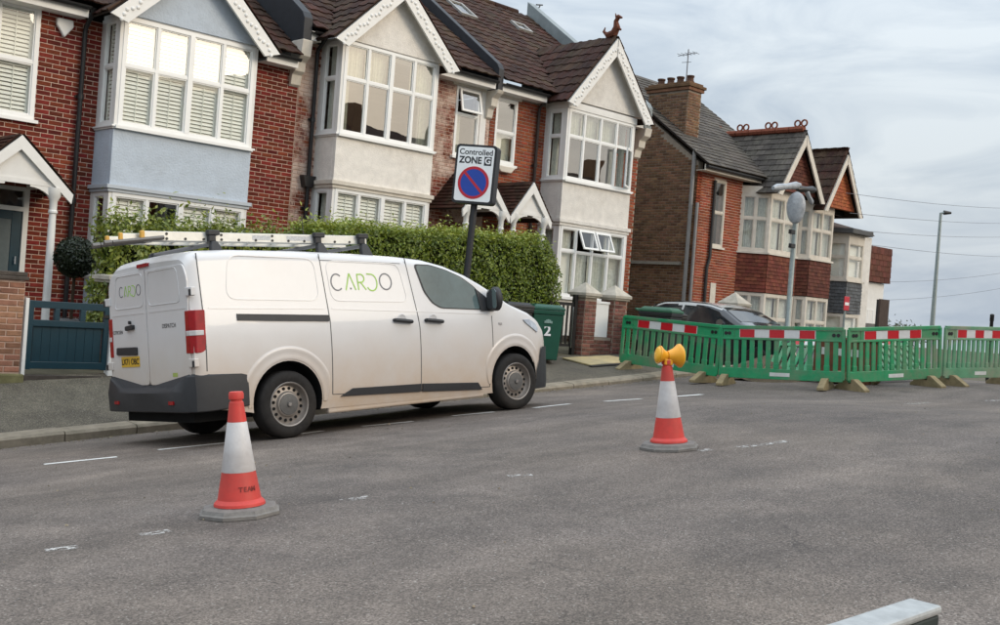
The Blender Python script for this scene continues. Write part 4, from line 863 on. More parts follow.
def leaves(P, Nn, size, name, m, parent, droop=.6):
    n = len(P); a = rng.normal(size=(n, 3)) * droop + Nn; a /= np.linalg.norm(a, axis=1)[:, None]
    b_ = rng.normal(size=(n, 3)); u = np.cross(a, b_); u /= np.linalg.norm(u, axis=1)[:, None]; w = np.cross(a, u)
    s = size * (.6 + .8 * rng.random((n, 1))); V = np.empty((n, 4, 3))
    V[:, 0] = P - u * s; V[:, 1] = P + w * s * .48 + a * s * .12; V[:, 2] = P + u * s; V[:, 3] = P - w * s * .48 + a * s * .12
    me = bpy.data.meshes.new(name); me.vertices.add(4 * n); me.vertices.foreach_set('co', V.ravel()); me.loops.add(6 * n); idx = np.arange(n)[:, None] * 4
    me.loops.foreach_set('vertex_index', np.concatenate([idx + [0, 1, 2], idx + [0, 2, 3]], 1).ravel().astype(np.int32))
    me.polygons.add(2 * n); me.polygons.foreach_set('loop_start', np.arange(2 * n, dtype=np.int32) * 3); me.update(calc_edges=True); me.validate(); me.materials.append(m)
    o = bpy.data.objects.new(name, me); col.objects.link(o); o.parent = parent; o.matrix_parent_inverse = WM[parent].inverted(); return o
def lump(P, s=1.0): return .5 * (np.sin(P[:, 0] * 3.1 * s + 1.3) * np.sin(P[:, 2] * 4.3 * s + P[:, 1] * 2) + .6 * np.sin(P[:, 0] * 7.7 * s + P[:, 2] * 5.1 + 2) + .4 * np.sin(P[:, 0] * 17 * s + P[:, 2] * 13))
def hedge(name, label, x0, x1, y0, y1, zb, ztf, m, dens, amp=.05, size=.032, top=None, rag=0.0):
    h = thing(name, label, 'hedge', ((x0 + x1) / 2, (y0 + y1) / 2, zb))
    zt0, zt1 = ztf(x0), ztf(x1); b = MB(); k = 24; vs = []
    for i in range(k + 1):
        x = x0 + .1 + (x1 - x0 - .2) * i / k; z = ztf(x) - .11; vs += [(x, y0 + .1, zb), (x, y1 - .1, zb), (x, y1 - .1, z), (x, y0 + .1, z)]
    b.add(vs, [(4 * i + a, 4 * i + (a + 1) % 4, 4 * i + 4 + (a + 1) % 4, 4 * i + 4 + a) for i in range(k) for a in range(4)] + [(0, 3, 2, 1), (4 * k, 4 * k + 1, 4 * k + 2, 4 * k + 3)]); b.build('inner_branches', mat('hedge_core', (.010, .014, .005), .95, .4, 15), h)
    Pn = []
    def face(n, f, nrm):
        uv = rng.random((n, 2)); P = f(uv[:, 0], uv[:, 1]); N_ = np.tile(np.array(nrm, float), (n, 1)); P = P + N_ * ((lump(P) * amp - rng.random(n) ** 1.5 * .16 + .03)[:, None]); Pn.append((P, N_))
    W, D, H = x1 - x0, y1 - y0, (zt0 + zt1) / 2 - zb; zv = np.vectorize(ztf)
    face(int(dens * W * H), lambda a, c: np.stack([x0 + a * W, np.full_like(a, y0), zb + c * (zv(x0 + a * W) - zb)], 1), (0, -1, 0.2))
    face(int(dens * D * H), lambda a, c: np.stack([np.full_like(a, x0), y0 + a * D, zb + c * (zt0 - zb)], 1), (-1, 0, .2))
    face(int(dens * D * H * .6), lambda a, c: np.stack([np.full_like(a, x1), y0 + a * D, zb + c * (zt1 - zb)], 1), (1, -.2, .2))
    P = np.concatenate([p for p, _ in Pn]); N_ = np.concatenate([n for _, n in Pn]); o = leaves(P, N_, size, 'foliage', m, h); o['kind'] = 'stuff'
    Pn.clear(); face(int(dens * W * D * 1.2), lambda a, c: np.stack([x0 + a * W, y0 + c * D, zv(x0 + a * W)], 1), (0, -.1, 1)); P, N_ = Pn[0]
    P[:, 2] += rag * np.abs(rng.normal(size=len(P))) ** 1.5; o = leaves(P, N_, size, 'top_growth', top or m, h); o['kind'] = 'stuff'
    b = MB()
    for i in range(int(W * 3)):
        x = x0 + W * rng.random(); y = y0 + D * rng.random(); b.tube([(x, y, zb), (x + rng.normal(0, .08), y + rng.normal(0, .05), zb + .8)], [.016, .006], 5)
    b.build('stem', TWIG, h); return h
hedge('hedge', 'loose light green hedge with ragged top under the blue bay', 6.55, 9.62, 14.42, 15.1, .25, lambda x: 2.16 + .05 * math.sin(x * 2.2) - .25 * max(0, 7.0 - x), LEAFL, 1600, .12, .038, LEAFL, .09)
hedge('hedge', 'long dense clipped dark green hedge behind the parking sign', 9.60, 15.15, 14.15, 15.0, .35, lambda x: 2.40 + .058 * (x - 9.6) + .03 * math.sin(x * 3) - 1.5 * max(0, x - 14.65) ** 1.6, LEAFD, 2300, .085, .031, LEAFY, .045)
t = thing('topiary_ball', 'dark clipped topiary ball in a pot beside the white porch post', 'shrub', (6.80, 16.2, .3))
v = rng.normal(size=(5200, 3)); v /= np.linalg.norm(v, axis=1)[:, None]; P = np.array([6.80, 16.2, 1.66]) + v * (.31 - .08 * rng.random((5200, 1)) ** 1.4)
leaves(P, v, .022, 'foliage', LEAFB, t)['kind'] = 'stuff'
b = MB(); b.lathe([(.0, -.24), (.17, -.17), (.24, 0), (.17, .17), (0, .24)], (6.80, 16.2, 1.66), 14); b.build('inner_branches', mat('hedge_core', (0, 0, 0)), t)
b = MB(); b.tube([(6.80, 16.2, .6), (6.80, 16.2, 1.5)], .025, 8); b.build('stem', TWIG, t)
b = MB(); b.lathe([(.13, .3), (.20, .68), (.215, .68), (.215, .74), (.18, .74), (.17, .66)], (6.80, 16.2, 0), 18); b.build('pot', mat('grey_pot', (.16, .16, .16), .6), t, smooth=True, angle=30)

# brick wall left of the gate
w = thing('garden_wall', 'brown brick garden wall with dark coping left of the blue gate', 'wall', (4.2, 14.1, 0))
q = part(w, 'wall_core', MORT1, lambda b: b.box(2.6, 5.27, 14.0, 14.20, -.25, 1.28))
bricks(q, BRG, (2.6, 14.0, .13), UX, NF, 2.67, 1.15, (), 300)
part(w, 'coping', mat('dark_coping', (.075, .062, .052), .85, .3, 10, .5, 60), lambda b: (b.box(2.55, 5.30, 13.95, 14.25, 1.282, 1.33), b.box(2.55, 5.285, 13.97, 14.23, 1.331, 1.385)), bevel=.01)
part(w, 'plinth', mat('mossy_concrete', (.17, .155, .075), .9, .35, 8, .6, 50), lambda b: b.box(2.6, 5.29, 13.88, 13.998, -.3, .118), bevel=.015)
# blue gate
NAVY = mat('navy_gate_paint', (.004, .032, .048), .4, .12, 4, dirt=.15, dirtcol=(.02, .05, .07))
g = thing('garden_gate', 'dark blue wooden garden gate with slotted top between white edges', 'gate', (5.87, 14.0, .17))
for k in range(8):
    xa = 5.42 + k * .1115; part(g, 'board', NAVY, lambda b: b.box(xa, xa + .109, 14.035, 14.055, .18, .76), bevel=.003)
part(g, 'rail', NAVY, lambda b: b.box(5.40, 6.33, 14.0, 14.06, .95, 1.04), bevel=.004); part(g, 'rail', NAVY, lambda b: b.box(5.40, 6.33, 14.0, 14.033, .72, .80), bevel=.004); part(g, 'rail', NAVY, lambda b: b.box(5.40, 6.33, 14.0, 14.033, .18, .27), bevel=.004)
for xa in (5.335, 5.665, 6.0, 6.322): part(g, 'stile', NAVY, lambda b: b.box(xa, xa + .066, 13.998, 14.058, .172 if xa in (5.335, 6.322) else .801, 1.042 if xa in (5.335, 6.322) else .949), bevel=.004)
part(g, 'white_edge', WHITE, lambda b: b.box(5.285, 5.325, 13.97, 14.08, .10, 1.07)); part(g, 'white_post', WHITE, lambda b: b.box(6.40, 6.50, 13.96, 14.09, .10, 1.06), bevel=.006)
part(g, 'latch', BLACKM, lambda b: b.box(6.30, 6.42, 13.975, 13.996, .86, .90)); part(g, 'threshold', mat('dark_coping', (0, 0, 0)), lambda b: b.box(5.28, 6.52, 13.93, 14.12, -.1, .098))
# pillar with flat cap right of gate, mostly behind van
def pillar(label, x0, y0, w_, zb, zt, capz, over=.07, pm=None, cm=None):
    t = thing('brick_pillar', label, 'pillar', (x0 + w_ / 2, y0 + w_ / 2, zb)); q = part(t, 'shaft', MORT2, lambda b: b.box(x0, x0 + w_, y0, y0 + w_, zb - .2, zt))
    bricks(q, pm or BRP, (x0, y0, zb), UX, NF, w_, zt - zb, (), 60, bh=.075); bricks(q, pm or BRP, (x0, y0 + w_, zb), -UY, NL, w_, zt - zb, (), 60, bh=.075)
    def cap(b):
        X0, X1, Y0, Y1 = x0 - over, x0 + w_ + over, y0 - over, y0 + w_ + over; z1 = zt + .09; c = ((X0 + X1) / 2, (Y0 + Y1) / 2)
        b.box(X0 + .03, X1 - .03, Y0 + .03, Y1 - .03, zt, zt + .039); b.box(X0, X1, Y0, Y1, zt + .04, z1)
        b.add([(X0, Y0, z1 + .0005), (X1, Y0, z1 + .0005), (X1, Y1, z1 + .0005), (X0, Y1, z1 + .0005), (*c, capz)], [(0, 1, 4), (1, 2, 4), (2, 3, 4), (3, 0, 4)])
    part(t, 'cap', cm or CAPM, cap); return t
CAPM = mat('stone_cap', (.44, .40, .33), .85, .2, 6, .4, 60, dirt=.4, dirtcol=(.22, .20, .16))
pillar('brick gate pillar with pale cap beside the blue gate, half hidden by the van', 6.56, 14.35, .36, .1, 1.33, 1.47, .10)
pillar('brick pillar with pale pyramid cap beside the black metal gate', 15.78, 14.02, .33, pavez(15.9, 14), 1.70, 2.0)
pillar('dark brick pillar with pyramid cap between white board and green barrier', 16.66, 14.02, .36, pavez(16.8, 14), 1.70, 2.0)
pillar('pyramid capped pillar behind the parked dark car', 21.5, 14.45, .42, .4, 1.80, 2.15)
w = thing('low_wall', 'low brick wall between the two capped pillars', 'wall', (16.38, 14.15, .6))
q = part(w, 'wall_core', MORT2, lambda b: b.box(16.12, 16.65, 14.06, 14.26, .4, .95)); bricks(q, BRP, (16.12, 14.06, .6), UX, NF, .53, .37, (), 40)
t = thing('white_board', 'white board standing upright between two brick pillars', 'board', (16.38, 14.1, .96))
part(t, 'panel', UPVC, lambda b: b.box(16.17, 16.58, 14.10, 14.135, .955, 1.60), bevel=.004); part(t, 'top_rail', UPVC, lambda b: b.box(16.15, 16.60, 14.085, 14.15, 1.602, 1.65), bevel=.006)
# black metal gate
t = thing('metal_gate', 'black metal bar gate between the wheelie bin and brick pillar', 'gate', (15.3, 14.2, .6))
part(t, 'gate_post', BLACKM, lambda b: b.box(15.62, 15.70, 14.13, 14.21, .5, 1.74), bevel=.004)
part(t, 'rail', BLACKM, lambda b: b.box(14.95, 15.60, 14.15, 14.19, 1.52, 1.58)); part(t, 'rail', BLACKM, lambda b: b.box(14.95, 15.60, 14.15, 14.19, .74, .79))
for k in range(6): part(t, 'bar', BLACKM, lambda b: b.box(14.97 + k * .118, 15.01 + k * .118, 14.16, 14.18, .791, 1.519))
part(t, 'drop_bolt', mat('chrome', (0, 0, 0)), lambda b: b.tube([(15.57, 14.12, .72), (15.57, 14.12, 1.5)], .014, 6))
# wheelie bins
def bin_(name, label, x, y, z, m, lidm, rot, H=.98):
    t = thing(name, label, 'bin', Matrix.Translation((x, y, z)) @ Matrix.Rotation(rot, 4, 'Z')); M_ = WM[t]
    def P(b, pts, h0, h1, s0, s1):
        b.add([M_ @ Vector((px_ * s0, py_ * s0, h0)) for px_, py_ in pts] + [M_ @ Vector((px_ * s1, py_ * s1, h1)) for px_, py_ in pts], [(0, 3, 2, 1), (4, 5, 6, 7), (0, 1, 5, 4), (1, 2, 6, 5), (2, 3, 7, 6), (3, 0, 4, 7)])
    sq = [(-.28, -.33), (.28, -.33), (.28, .33), (-.28, .33)]
    part(t, 'tub', m, lambda b: (P(b, sq, .05, H - .12, .80, .98), P(b, sq, H - .119, H - .04, 1.03, 1.05)), bevel=.015)
    lid = part(t, 'lid', lidm, lambda b: (P(b, sq, H - .039, H + .01, 1.07, 1.06), P(b, sq, H + .011, H + .06, 1.0, .80)), bevel=.012)
    part(t, 'handle', lidm, lambda b: b.tube([M_ @ Vector((-.26, .36, H - .03)), M_ @ Vector((-.26, .42, H)), M_ @ Vector((.26, .42, H)), M_ @ Vector((.26, .36, H - .03))], .018, 8))
    for sx in (-.25, .25): part(t, 'wheel', mat('bin_rubber', (.015, .015, .015), .8), lambda b: b.lathe([(.02, -.025), (.10, -.025), (.10, .025), (.02, .025)], M_ @ Vector((sx, .30, .10)), 16, 0, Matrix.Rotation(rot, 4, 'Z') @ Matrix.Rotation(R(90), 4, 'Y')))
    return t
BGRN = mat('bin_green', (.006, .075, .044), .45, .12, 5, dirt=.15, dirtcol=(.05, .08, .06)); BBLK = mat('bin_black', (.014, .014, .015), .5, .2, 5, dirt=.25, dirtcol=(.06, .055, .05))
gb = bin_('wheelie_bin', 'green wheelie bin with white figure 2 behind the van bonnet', 14.30, 13.66, pavez(14.3, 13.66), BGRN, BGRN, R(-32), .97)
f_ = Matrix.Translation((0, -.312, .56)) @ Matrix.Rotation(R(86), 4, 'X'); text_part('2', gb, f_, .26, mat('sticker_white', (.75, .75, .75), .5), 'number_sticker', .006)
b = MB(); 
for k in range(5): b.box(-.07 + k * .03, -.045 + k * .03, -.326, -.318, .70, .74 + .03 * math.sin(k * .8))
o = b.build('council_emblem', mat('emblem_grey', (.24, .36, .32), .6), gb, T=Matrix.Identity(4))
bin_('wheelie_bin', 'black wheelie bin behind the green one beside the hedge', 13.66, 13.9, pavez(13.66, 13.9), BBLK, BBLK, R(-10), .98)
bin_('wheelie_bin', 'dark bin with green lid peeping over the barrier beside the dark pillar', 16.95, 13.1, pavez(17, 13.1) - .02, BBLK, mat('lid_green', (.02, .10, .05), .5, .2, 8), R(15), 1.0)
bin_('wheelie_bin', 'black bin peeping over the barrier in front of the car boot', 17.35, 13.3, pavez(17.4, 13.3) - .05, BBLK, BBLK, R(-20), .98)

# controlled zone sign
sp = atY(475, 207, 13.0); zp = pavez(sp.x - .12, 13.0)
base = Vector((sp.x - .14, 13.0, zp)); top = Vector((sp.x + .02, 13.0, 3.95)); ax_ = (top - base).normalized()
t = thing('parking_sign', 'controlled zone no waiting sign on a leaning black post behind the van', 'sign', base)
PBLK = mat('post_black', (.014, .014, .016), .5, .2, 20, .3, 60)
part(t, 'post', PBLK, lambda b: b.tube([base, base + ax_ * 3.3], .055, 14), smooth=True, angle=50)
sc_ = base + ax_ * ((3.46 - zp) / ax_.z); 
yaw = R(-60); su = Vector((math.cos(yaw), math.sin(yaw), 0)); su = (su + UZ * -.03).normalized(); sn = Vector((math.sin(yaw), -math.cos(yaw), 0)); sv = su.cross(-sn) if su.cross(-sn).z > 0 else sn.cross(su) * -1
sv = sn.cross(su); 
if sv.z < 0: sv = -sv
fc = sc_ + sn * .165
SM = frame3(su, sv, sn, fc)
def rrect(w_, h_, r_, n=5): return [(sx * (w_ / 2 - r_) + r_ * math.cos(a), sy * (h_ / 2 - r_) + r_ * math.sin(a)) for sx, sy, a0 in ((1, 1, 0), (-1, 1, 90), (-1, -1, 180), (1, -1, 270)) for a in (R(a0 + 90 * k / n) for k in range(n + 1))]
SW, SH = .60, .86
part(t, 'sign_box', PBLK, lambda b: b.prism([SM @ Vector((x, y, -.22)) for x, y in rrect(SW + .075, SH + .075, .06)], sn * .215))
part(t, 'sign_face', mat('sign_white', (.88, .89, .88), .35, .04, 3), lambda b: b.prism([SM @ Vector((x, y, -.003)) for x, y in rrect(SW, SH, .04)], sn * .006))
def ring(b, r0, r1, z0, z1, c, n=40, Mx=None):
    vs = [];
    for k in range(n):
        a = 2 * math.pi * k / n
        for r, z in ((r0, z0), (r1, z0), (r1, z1), (r0, z1)): vs.append(Mx @ Vector((c[0] + r * math.cos(a), c[1] + r * math.sin(a), z)))
    b.add(vs, [(4 * k + i, 4 * k + (i + 1) % 4, 4 * ((k + 1) % n) + (i + 1) % 4, 4 * ((k + 1) % n) + i) for k in range(n) for i in range(4)])
SRED = mat('sign_red', (.50, .015, .03), .4, .05); SBLU = mat('sign_blue', (.01, .055, .36), .4, .05); SBK = mat('sign_black', (.012, .012, .014), .4)
cc = (0, -.135)
part(t, 'blue_disc', SBLU, lambda b: b.prism([SM @ Vector((cc[0] + .225 * math.cos(2 * math.pi * k / 40), cc[1] + .225 * math.sin(2 * math.pi * k / 40), .0032)) for k in range(40)], sn * .002))
part(t, 'red_ring', SRED, lambda b: ring(b, .215, .258, .0033, .007, cc, 40, SM))
part(t, 'red_bar', SRED, lambda b: b.prism([SM @ Vector((cc[0] + x * .707 + y * .707, cc[1] - x * .707 + y * .707, .0055)) for x, y in ((-.22, -.02), (.22, -.02), (.22, .02), (-.22, .02))], sn * .0012))
IM = WM[t].inverted() @ SM
text_part('Controlled', t, IM @ Matrix.Translation((.0, .345, .0035)), .125, SBK, 'sign_lettering', .002)
text_part('ZONE', t, IM @ Matrix.Translation((-.085, .215, .0035)), .145, SBK, 'sign_lettering', .005, .001, .93)
part(t, 'letter_block', SBK, lambda b: b.prism([SM @ Vector((x, y, .0032)) for x, y in ((.145, .145), (.265, .145), (.265, .285), (.145, .285))], sn * .002))
text_part('G', t, IM @ Matrix.Translation((.205, .215, .0056)), .135, mat('sign_white', (0, 0, 0)), 'sign_lettering', .004)

# lamp column wrapped in plastic
lb = atY(787, 330, 13.4); lt = atY(797, 187, 13.4); zl = pavez(lb.x, 13.4)
t = thing('wrapped_signal_post', 'grey post with its heads wrapped in grey plastic sheeting behind the barriers', 'post', (lb.x, 13.4, zl))
GALV = mat('galvanised_steel', (.26, .30, .29), .45, .15, 12, metal=.35); PLAS = mat('grey_plastic_wrap', (.31, .33, .35), .4, .25, 9, .9, 14)
part(t, 'column', GALV, lambda b: b.tube([(lb.x, 13.4, zl), (lb.x, 13.4, zl + .9), (lb.x, 13.4, zl + .95), (lb.x + .0, 13.4, lt.z - .1)], [.085, .085, .06, .055], 14), smooth=True, angle=30)
v = MB(); v.lathe([(.0, -.36), (.10, -.33), (.17, -.2), (.21, 0), (.19, .2), (.11, .33), (0, .37)], (0, 0, 0), 18); o = v.build('wrapped_head', PLAS, t, smooth=True, T=Matrix.Identity(4))
dc = atY(796, 208, 13.2); o.matrix_local = WM[t].inverted() @ Matrix.Translation(dc) @ Matrix.Rotation(R(-50), 4, 'Z') @ Matrix.Diagonal((1.05, .5, 1, 1)); 
md = o.modifiers.new('s', 'SUBSURF'); md.render_levels = 1; md.levels = 1
for nm, xa, ya, xb, yb_, r_, mm in (('wrapped_arm', 773, 188, 800, 185, .085, PLAS), ('dark_visor', 797, 189, 815, 190, .08, BLACKM), ('wrapped_arm', 806, 190, 812, 204, .06, PLAS)):
    A, B_ = atY(xa, ya, 13.3), atY(xb, yb_, 13.3); part(t, nm, mm, lambda b: b.tube([A, A.lerp(B_, .15), A.lerp(B_, .5), A.lerp(B_, .85), B_], [r_ * .5, r_, r_ * .8, r_ * 1.05, r_ * .55], 9), smooth=True)
for yy in (232, 246): A = atY(793, yy, 13.32); part(t, 'bracket', BLACKM, lambda b: b.box(A.x - .13, A.x + .04, 13.28, 13.36, A.z - .05, A.z + .05), bevel=.01)

# far street lamp, wires, small signs, tree line
q0, q1 = at_depth(932.5, 321, 46), at_depth(942.5, 213, 46); zf = -1.2
t = thing('street_lamp', 'slim tall street lamp standing alone against the sky', 'lamp', (q0.x, q0.y, zf))
part(t, 'column', GALV, lambda b: b.tube([(q0.x, q0.y, zf), (q0.x, q0.y, zf + 1.5), (q0.x, q0.y, q1.z)], [.11, .11, .055], 10), smooth=True)
A = at_depth(951, 213.5, 46); part(t, 'arm', GALV, lambda b: b.tube([(q0.x, q0.y, q1.z - .02), (q0.x + (A.x - q0.x) * .4, q0.y + (A.y - q0.y) * .4, q1.z + .03)], .04, 8)); part(t, 'lantern', BLACKM, lambda b: b.tube([(q0.x + (A.x - q0.x) * .3, q0.y + (A.y - q0.y) * .3, q1.z + .02), (A.x, A.y, q1.z + .03)], [.10, .05], 8))
WIRE = mat('wire_grey', (.10, .10, .11), .6)
for i, (xa, ya, xb, yb_, Z0, Z1, lab) in enumerate(((846, 193, 1080, 204, 30, 70, 'highest overhead wire crossing the sky beside the orange gable'), (850, 213, 1080, 217, 30, 72, 'second overhead wire crossing the sky at the street lamp head'), (862, 231, 1080, 229, 33, 74, 'third overhead wire down from the top, crossing the lamp column'), (872, 245, 1080, 252, 34, 75, 'fourth overhead wire down from the top, crossing the lamp column'), (886, 282, 1080, 255, 45, 60, 'rising overhead wire just above the far tiled house roof'), (888, 300, 1080, 268, 45, 60, 'lowest rising overhead wire above the barrier tops'))):
    A, B_ = at_depth(xa, ya, Z0), at_depth(xb, yb_, Z1); b = MB(); k = 14; b.tube([A.lerp(B_, e / k) - UZ * (.35 * 4 * (e / k) * (1 - e / k)) for e in range(k + 1)], .007, 5); tag(b.build('overhead_wire', WIRE), lab, 'wire', 'overhead wires in the sky')
p = at_depth(885, 300, 40); t = thing('brown_hoarding', 'brown rectangular board standing past the white house wall', 'board', (p.x, p.y, -1))
part(t, 'panel', mat('hoarding_brown', (.06, .042, .035), .7, .2), lambda b: b.box(p.x - .33, p.x + .36, p.y, p.y + .08, .3, p.z + .02), bevel=.01)
for sx in (-.25, .28): part(t, 'leg', BLACKM, lambda b: b.box(p.x + sx - .04, p.x + sx + .04, p.y + .09, p.y + .17, -1, p.z))
p = at_depth(845, 306, 30); t = thing('small_road_sign', 'small red and white road sign in front of the grey bay', 'sign', (p.x, p.y, -.2))
part(t, 'post', GALV, lambda b: b.tube([(p.x, p.y, -.4), (p.x, p.y, p.z + .2)], .03, 8)); part(t, 'plate', SRED, lambda b: b.box(p.x - .14, p.x + .14, p.y - .05, p.y - .033, p.z - .12, p.z + .26), bevel=.01); part(t, 'white_band', UPVC, lambda b: b.box(p.x - .11, p.x + .11, p.y - .055, p.y - .051, p.z + .02, p.z + .10))
p = at_depth(992, 318, 32); t = thing('black_bollard', 'thin black bollard top beyond the rightmost barrier', 'bollard', (p.x, p.y, -.6)); part(t, 'shaft', BLACKM, lambda b: b.lathe([(.05, -.6), (.05, p.z - .1), (.06, p.z - .08), (.06, p.z + .10), (.03, p.z + .12)], (p.x, p.y, 0), 12), smooth=True, angle=30)
ft = thing('distant_trees', 'low line of far trees on the skyline behind the barriers', 'trees', (75, 34, -2)); ft['kind'] = 'stuff'
PP = [];
for i in range(7):
    c = at_depth(872 + i * 5.0, 324 + 2 * math.sin(i * 1.7), 95); v = rng.normal(size=(260, 3)); PP.append(np.array(c) - [0, 0, 1.0] + v * [1.0, .8, .40 + .1 * math.sin(i * 2.3)])
PP = np.concatenate(PP); leaves(PP, np.tile([0, -.4, .8], (len(PP), 1)), .20, 'foliage', leaf_mat('far_leaf', (.06, .075, .05), (.12, .13, .09)), ft)['kind'] = 'stuff'
# ------------------------------------------------------------------ cones, barriers, street works
CRED = mat('cone_red', (.60, .042, .030), .55, .14, 8, dirt=.6, dirtcol=(.34, .06, .045), dlo=.42, dhi=.7); CWHT = mat('cone_sleeve', (.62, .60, .59), .45, .08, 10, .15, 30, dirt=.75, dirtcol=(.38, .34, .32), dlo=.42, dhi=.7); CBAS = mat('cone_base_rubber', (.185, .170, .155), .8, .2, 20, .4, 60)
def cone(label, pxl, H, rot):
    p = hit(*pxl); s = H / .75
    Nn = Vector((-(roadz(p.x + .2, p.y) - roadz(p.x - .2, p.y)) / .4, -(roadz(p.x, p.y + .2) - roadz(p.x, p.y - .2)) / .4, 1)).normalized()
    t = thing('traffic_cone', label, 'cone', Matrix.Translation(p) @ Nn.to_track_quat('Z', 'Y').to_matrix().to_4x4() @ Matrix.Rotation(rot, 4, 'Z'), 'traffic cones on the road'); Mx = WM[t]
    def prof(b, pts, n=28): b.lathe([(r * s, z * s) for r, z in pts], (0, 0, 0), n)
    I4 = Matrix.Identity(4)
    b = MB(); R0 = .255 * s
    oc = lambda r, z: [(r * math.cos(R(22.5 + 45 * k)), r * math.sin(R(22.5 + 45 * k)), z) for k in range(8)]
    lv = [oc(R0, .002), oc(R0, .022 * s), oc(R0 * .95, .030 * s), oc(R0 * .90, .050 * s), oc(R0 * .60, .058 * s)]
    b.add([q for l in lv for q in l], [(i * 8 + k, i * 8 + (k + 1) % 8, i * 8 + 8 + (k + 1) % 8, i * 8 + 8 + k) for i in range(4) for k in range(8)] + [tuple(range(7, -1, -1)), tuple(range(32, 40))]); b.build('base', CBAS, t, T=I4)
    b = MB(); prof(b, [(.156, .060), (.153, .076), (.143, .086), (.131, .098), (.101, .268)]); b.build('lower_cone', CRED, t, smooth=True, T=I4, angle=30)
    b = MB(); prof(b, [(.1022, .264), (.1035, .268), (.0600, .562), (.0580, .566)]); b.build('reflective_sleeve', CWHT, t, smooth=True, T=I4, angle=30)
    b = MB(); prof(b, [(.058, .567), (.043, .685), (.036, .694), (.036, .702), (.045, .706), (.046, .735), (.040, .75), (.0, .751)]); b.build('top', CRED, t, smooth=True, T=I4, angle=30)
    return t, s
c1, s1 = cone('red and white traffic cone in the foreground with dented lower half beside the van', (240, 514), .735, R(10))
c2, s2 = cone('red and white traffic cone carrying an amber lamp in the middle of the road', (669, 448.5), .725, R(25))
# moulded word on the near cone, curved round the flank facing the camera
cw = WM[c1].inverted() @ CAM; a0 = math.atan2(cw.y, cw.x) + R(24)
dr_ = mat('moulded_dark_red', (.20, .016, .012), .6)
for k, chh in enumerate('TEAM'):
    a = a0 - R(13) * (1.5 - k) * 1; z_ = .165; r_ = .1208
    Mt = Matrix.Rotation(a, 4, 'Z') @ Matrix.Translation((r_ * s1, 0, z_ * s1)) @ Matrix.Rotation(R(90), 4, 'Z') @ Matrix.Rotation(R(80), 4, 'X'); text_part(chh, c1, Mt, .040, dr_, 'moulded_letter', .0008, .0012)
# amber twin lamp
topM = WM[c2] @ Matrix.Translation((0, 0, .70 * s2)); AMB = mat('amber_plastic', (.82, .36, .015), .35, .1, 8); AMBL = mat('amber_lens', (.88, .44, .02), .2, .06, 30, .4, 90)
lp = Matrix.Translation(topM.translation) @ Matrix.Rotation(R(58), 4, 'Z') @ Matrix.Scale(.82, 4)
t = thing('warning_lamp', 'amber twin-lens warning lamp perched on the farther cone', 'lamp', lp); I4 = Matrix.Identity(4)
b = MB(); b.prism([(-.05, -.045, 0), (.05, -.045, 0), (.05, .045, 0), (-.05, .045, 0)], (0, 0, .06)); b.prism([(-.035, -.03, .061), (.035, -.03, .061), (.03, .03, .061), (-.03, .03, .061)], (0, 0, .03)); b.build('body', AMB, t, T=I4, bevel=.01)
for sgn in (-1, 1):
    Tm = Matrix.Translation((0, 0, .085)) @ Matrix.Rotation(R(-sgn * 90 + sgn * 6), 4, 'X')
    k_ = .80 if sgn > 0 else 1.05
    Tm = Tm @ Matrix.Scale(k_, 4)
    b = MB(); b.lathe([(.050, .0), (.056, .02), (.074, .06), (.102, .095), (.112, .108), (.113, .122), (.100, .124)], (0, 0, 0), 28, 0, None); b.v = [tuple(Tm @ Vector(p)) for p in b.v]; b.build('lamp_housing', AMB, t, smooth=True, T=I4, angle=40)
    b = MB(); b.lathe([(.100, .124), (.092, .142), (.055, .156), (0, .160)], (0, 0, 0), 28, 0, None); b.v = [tuple(Tm @ Vector(p)) for p in b.v]; b.build('lens', AMBL, t, smooth=True, T=I4, angle=60)
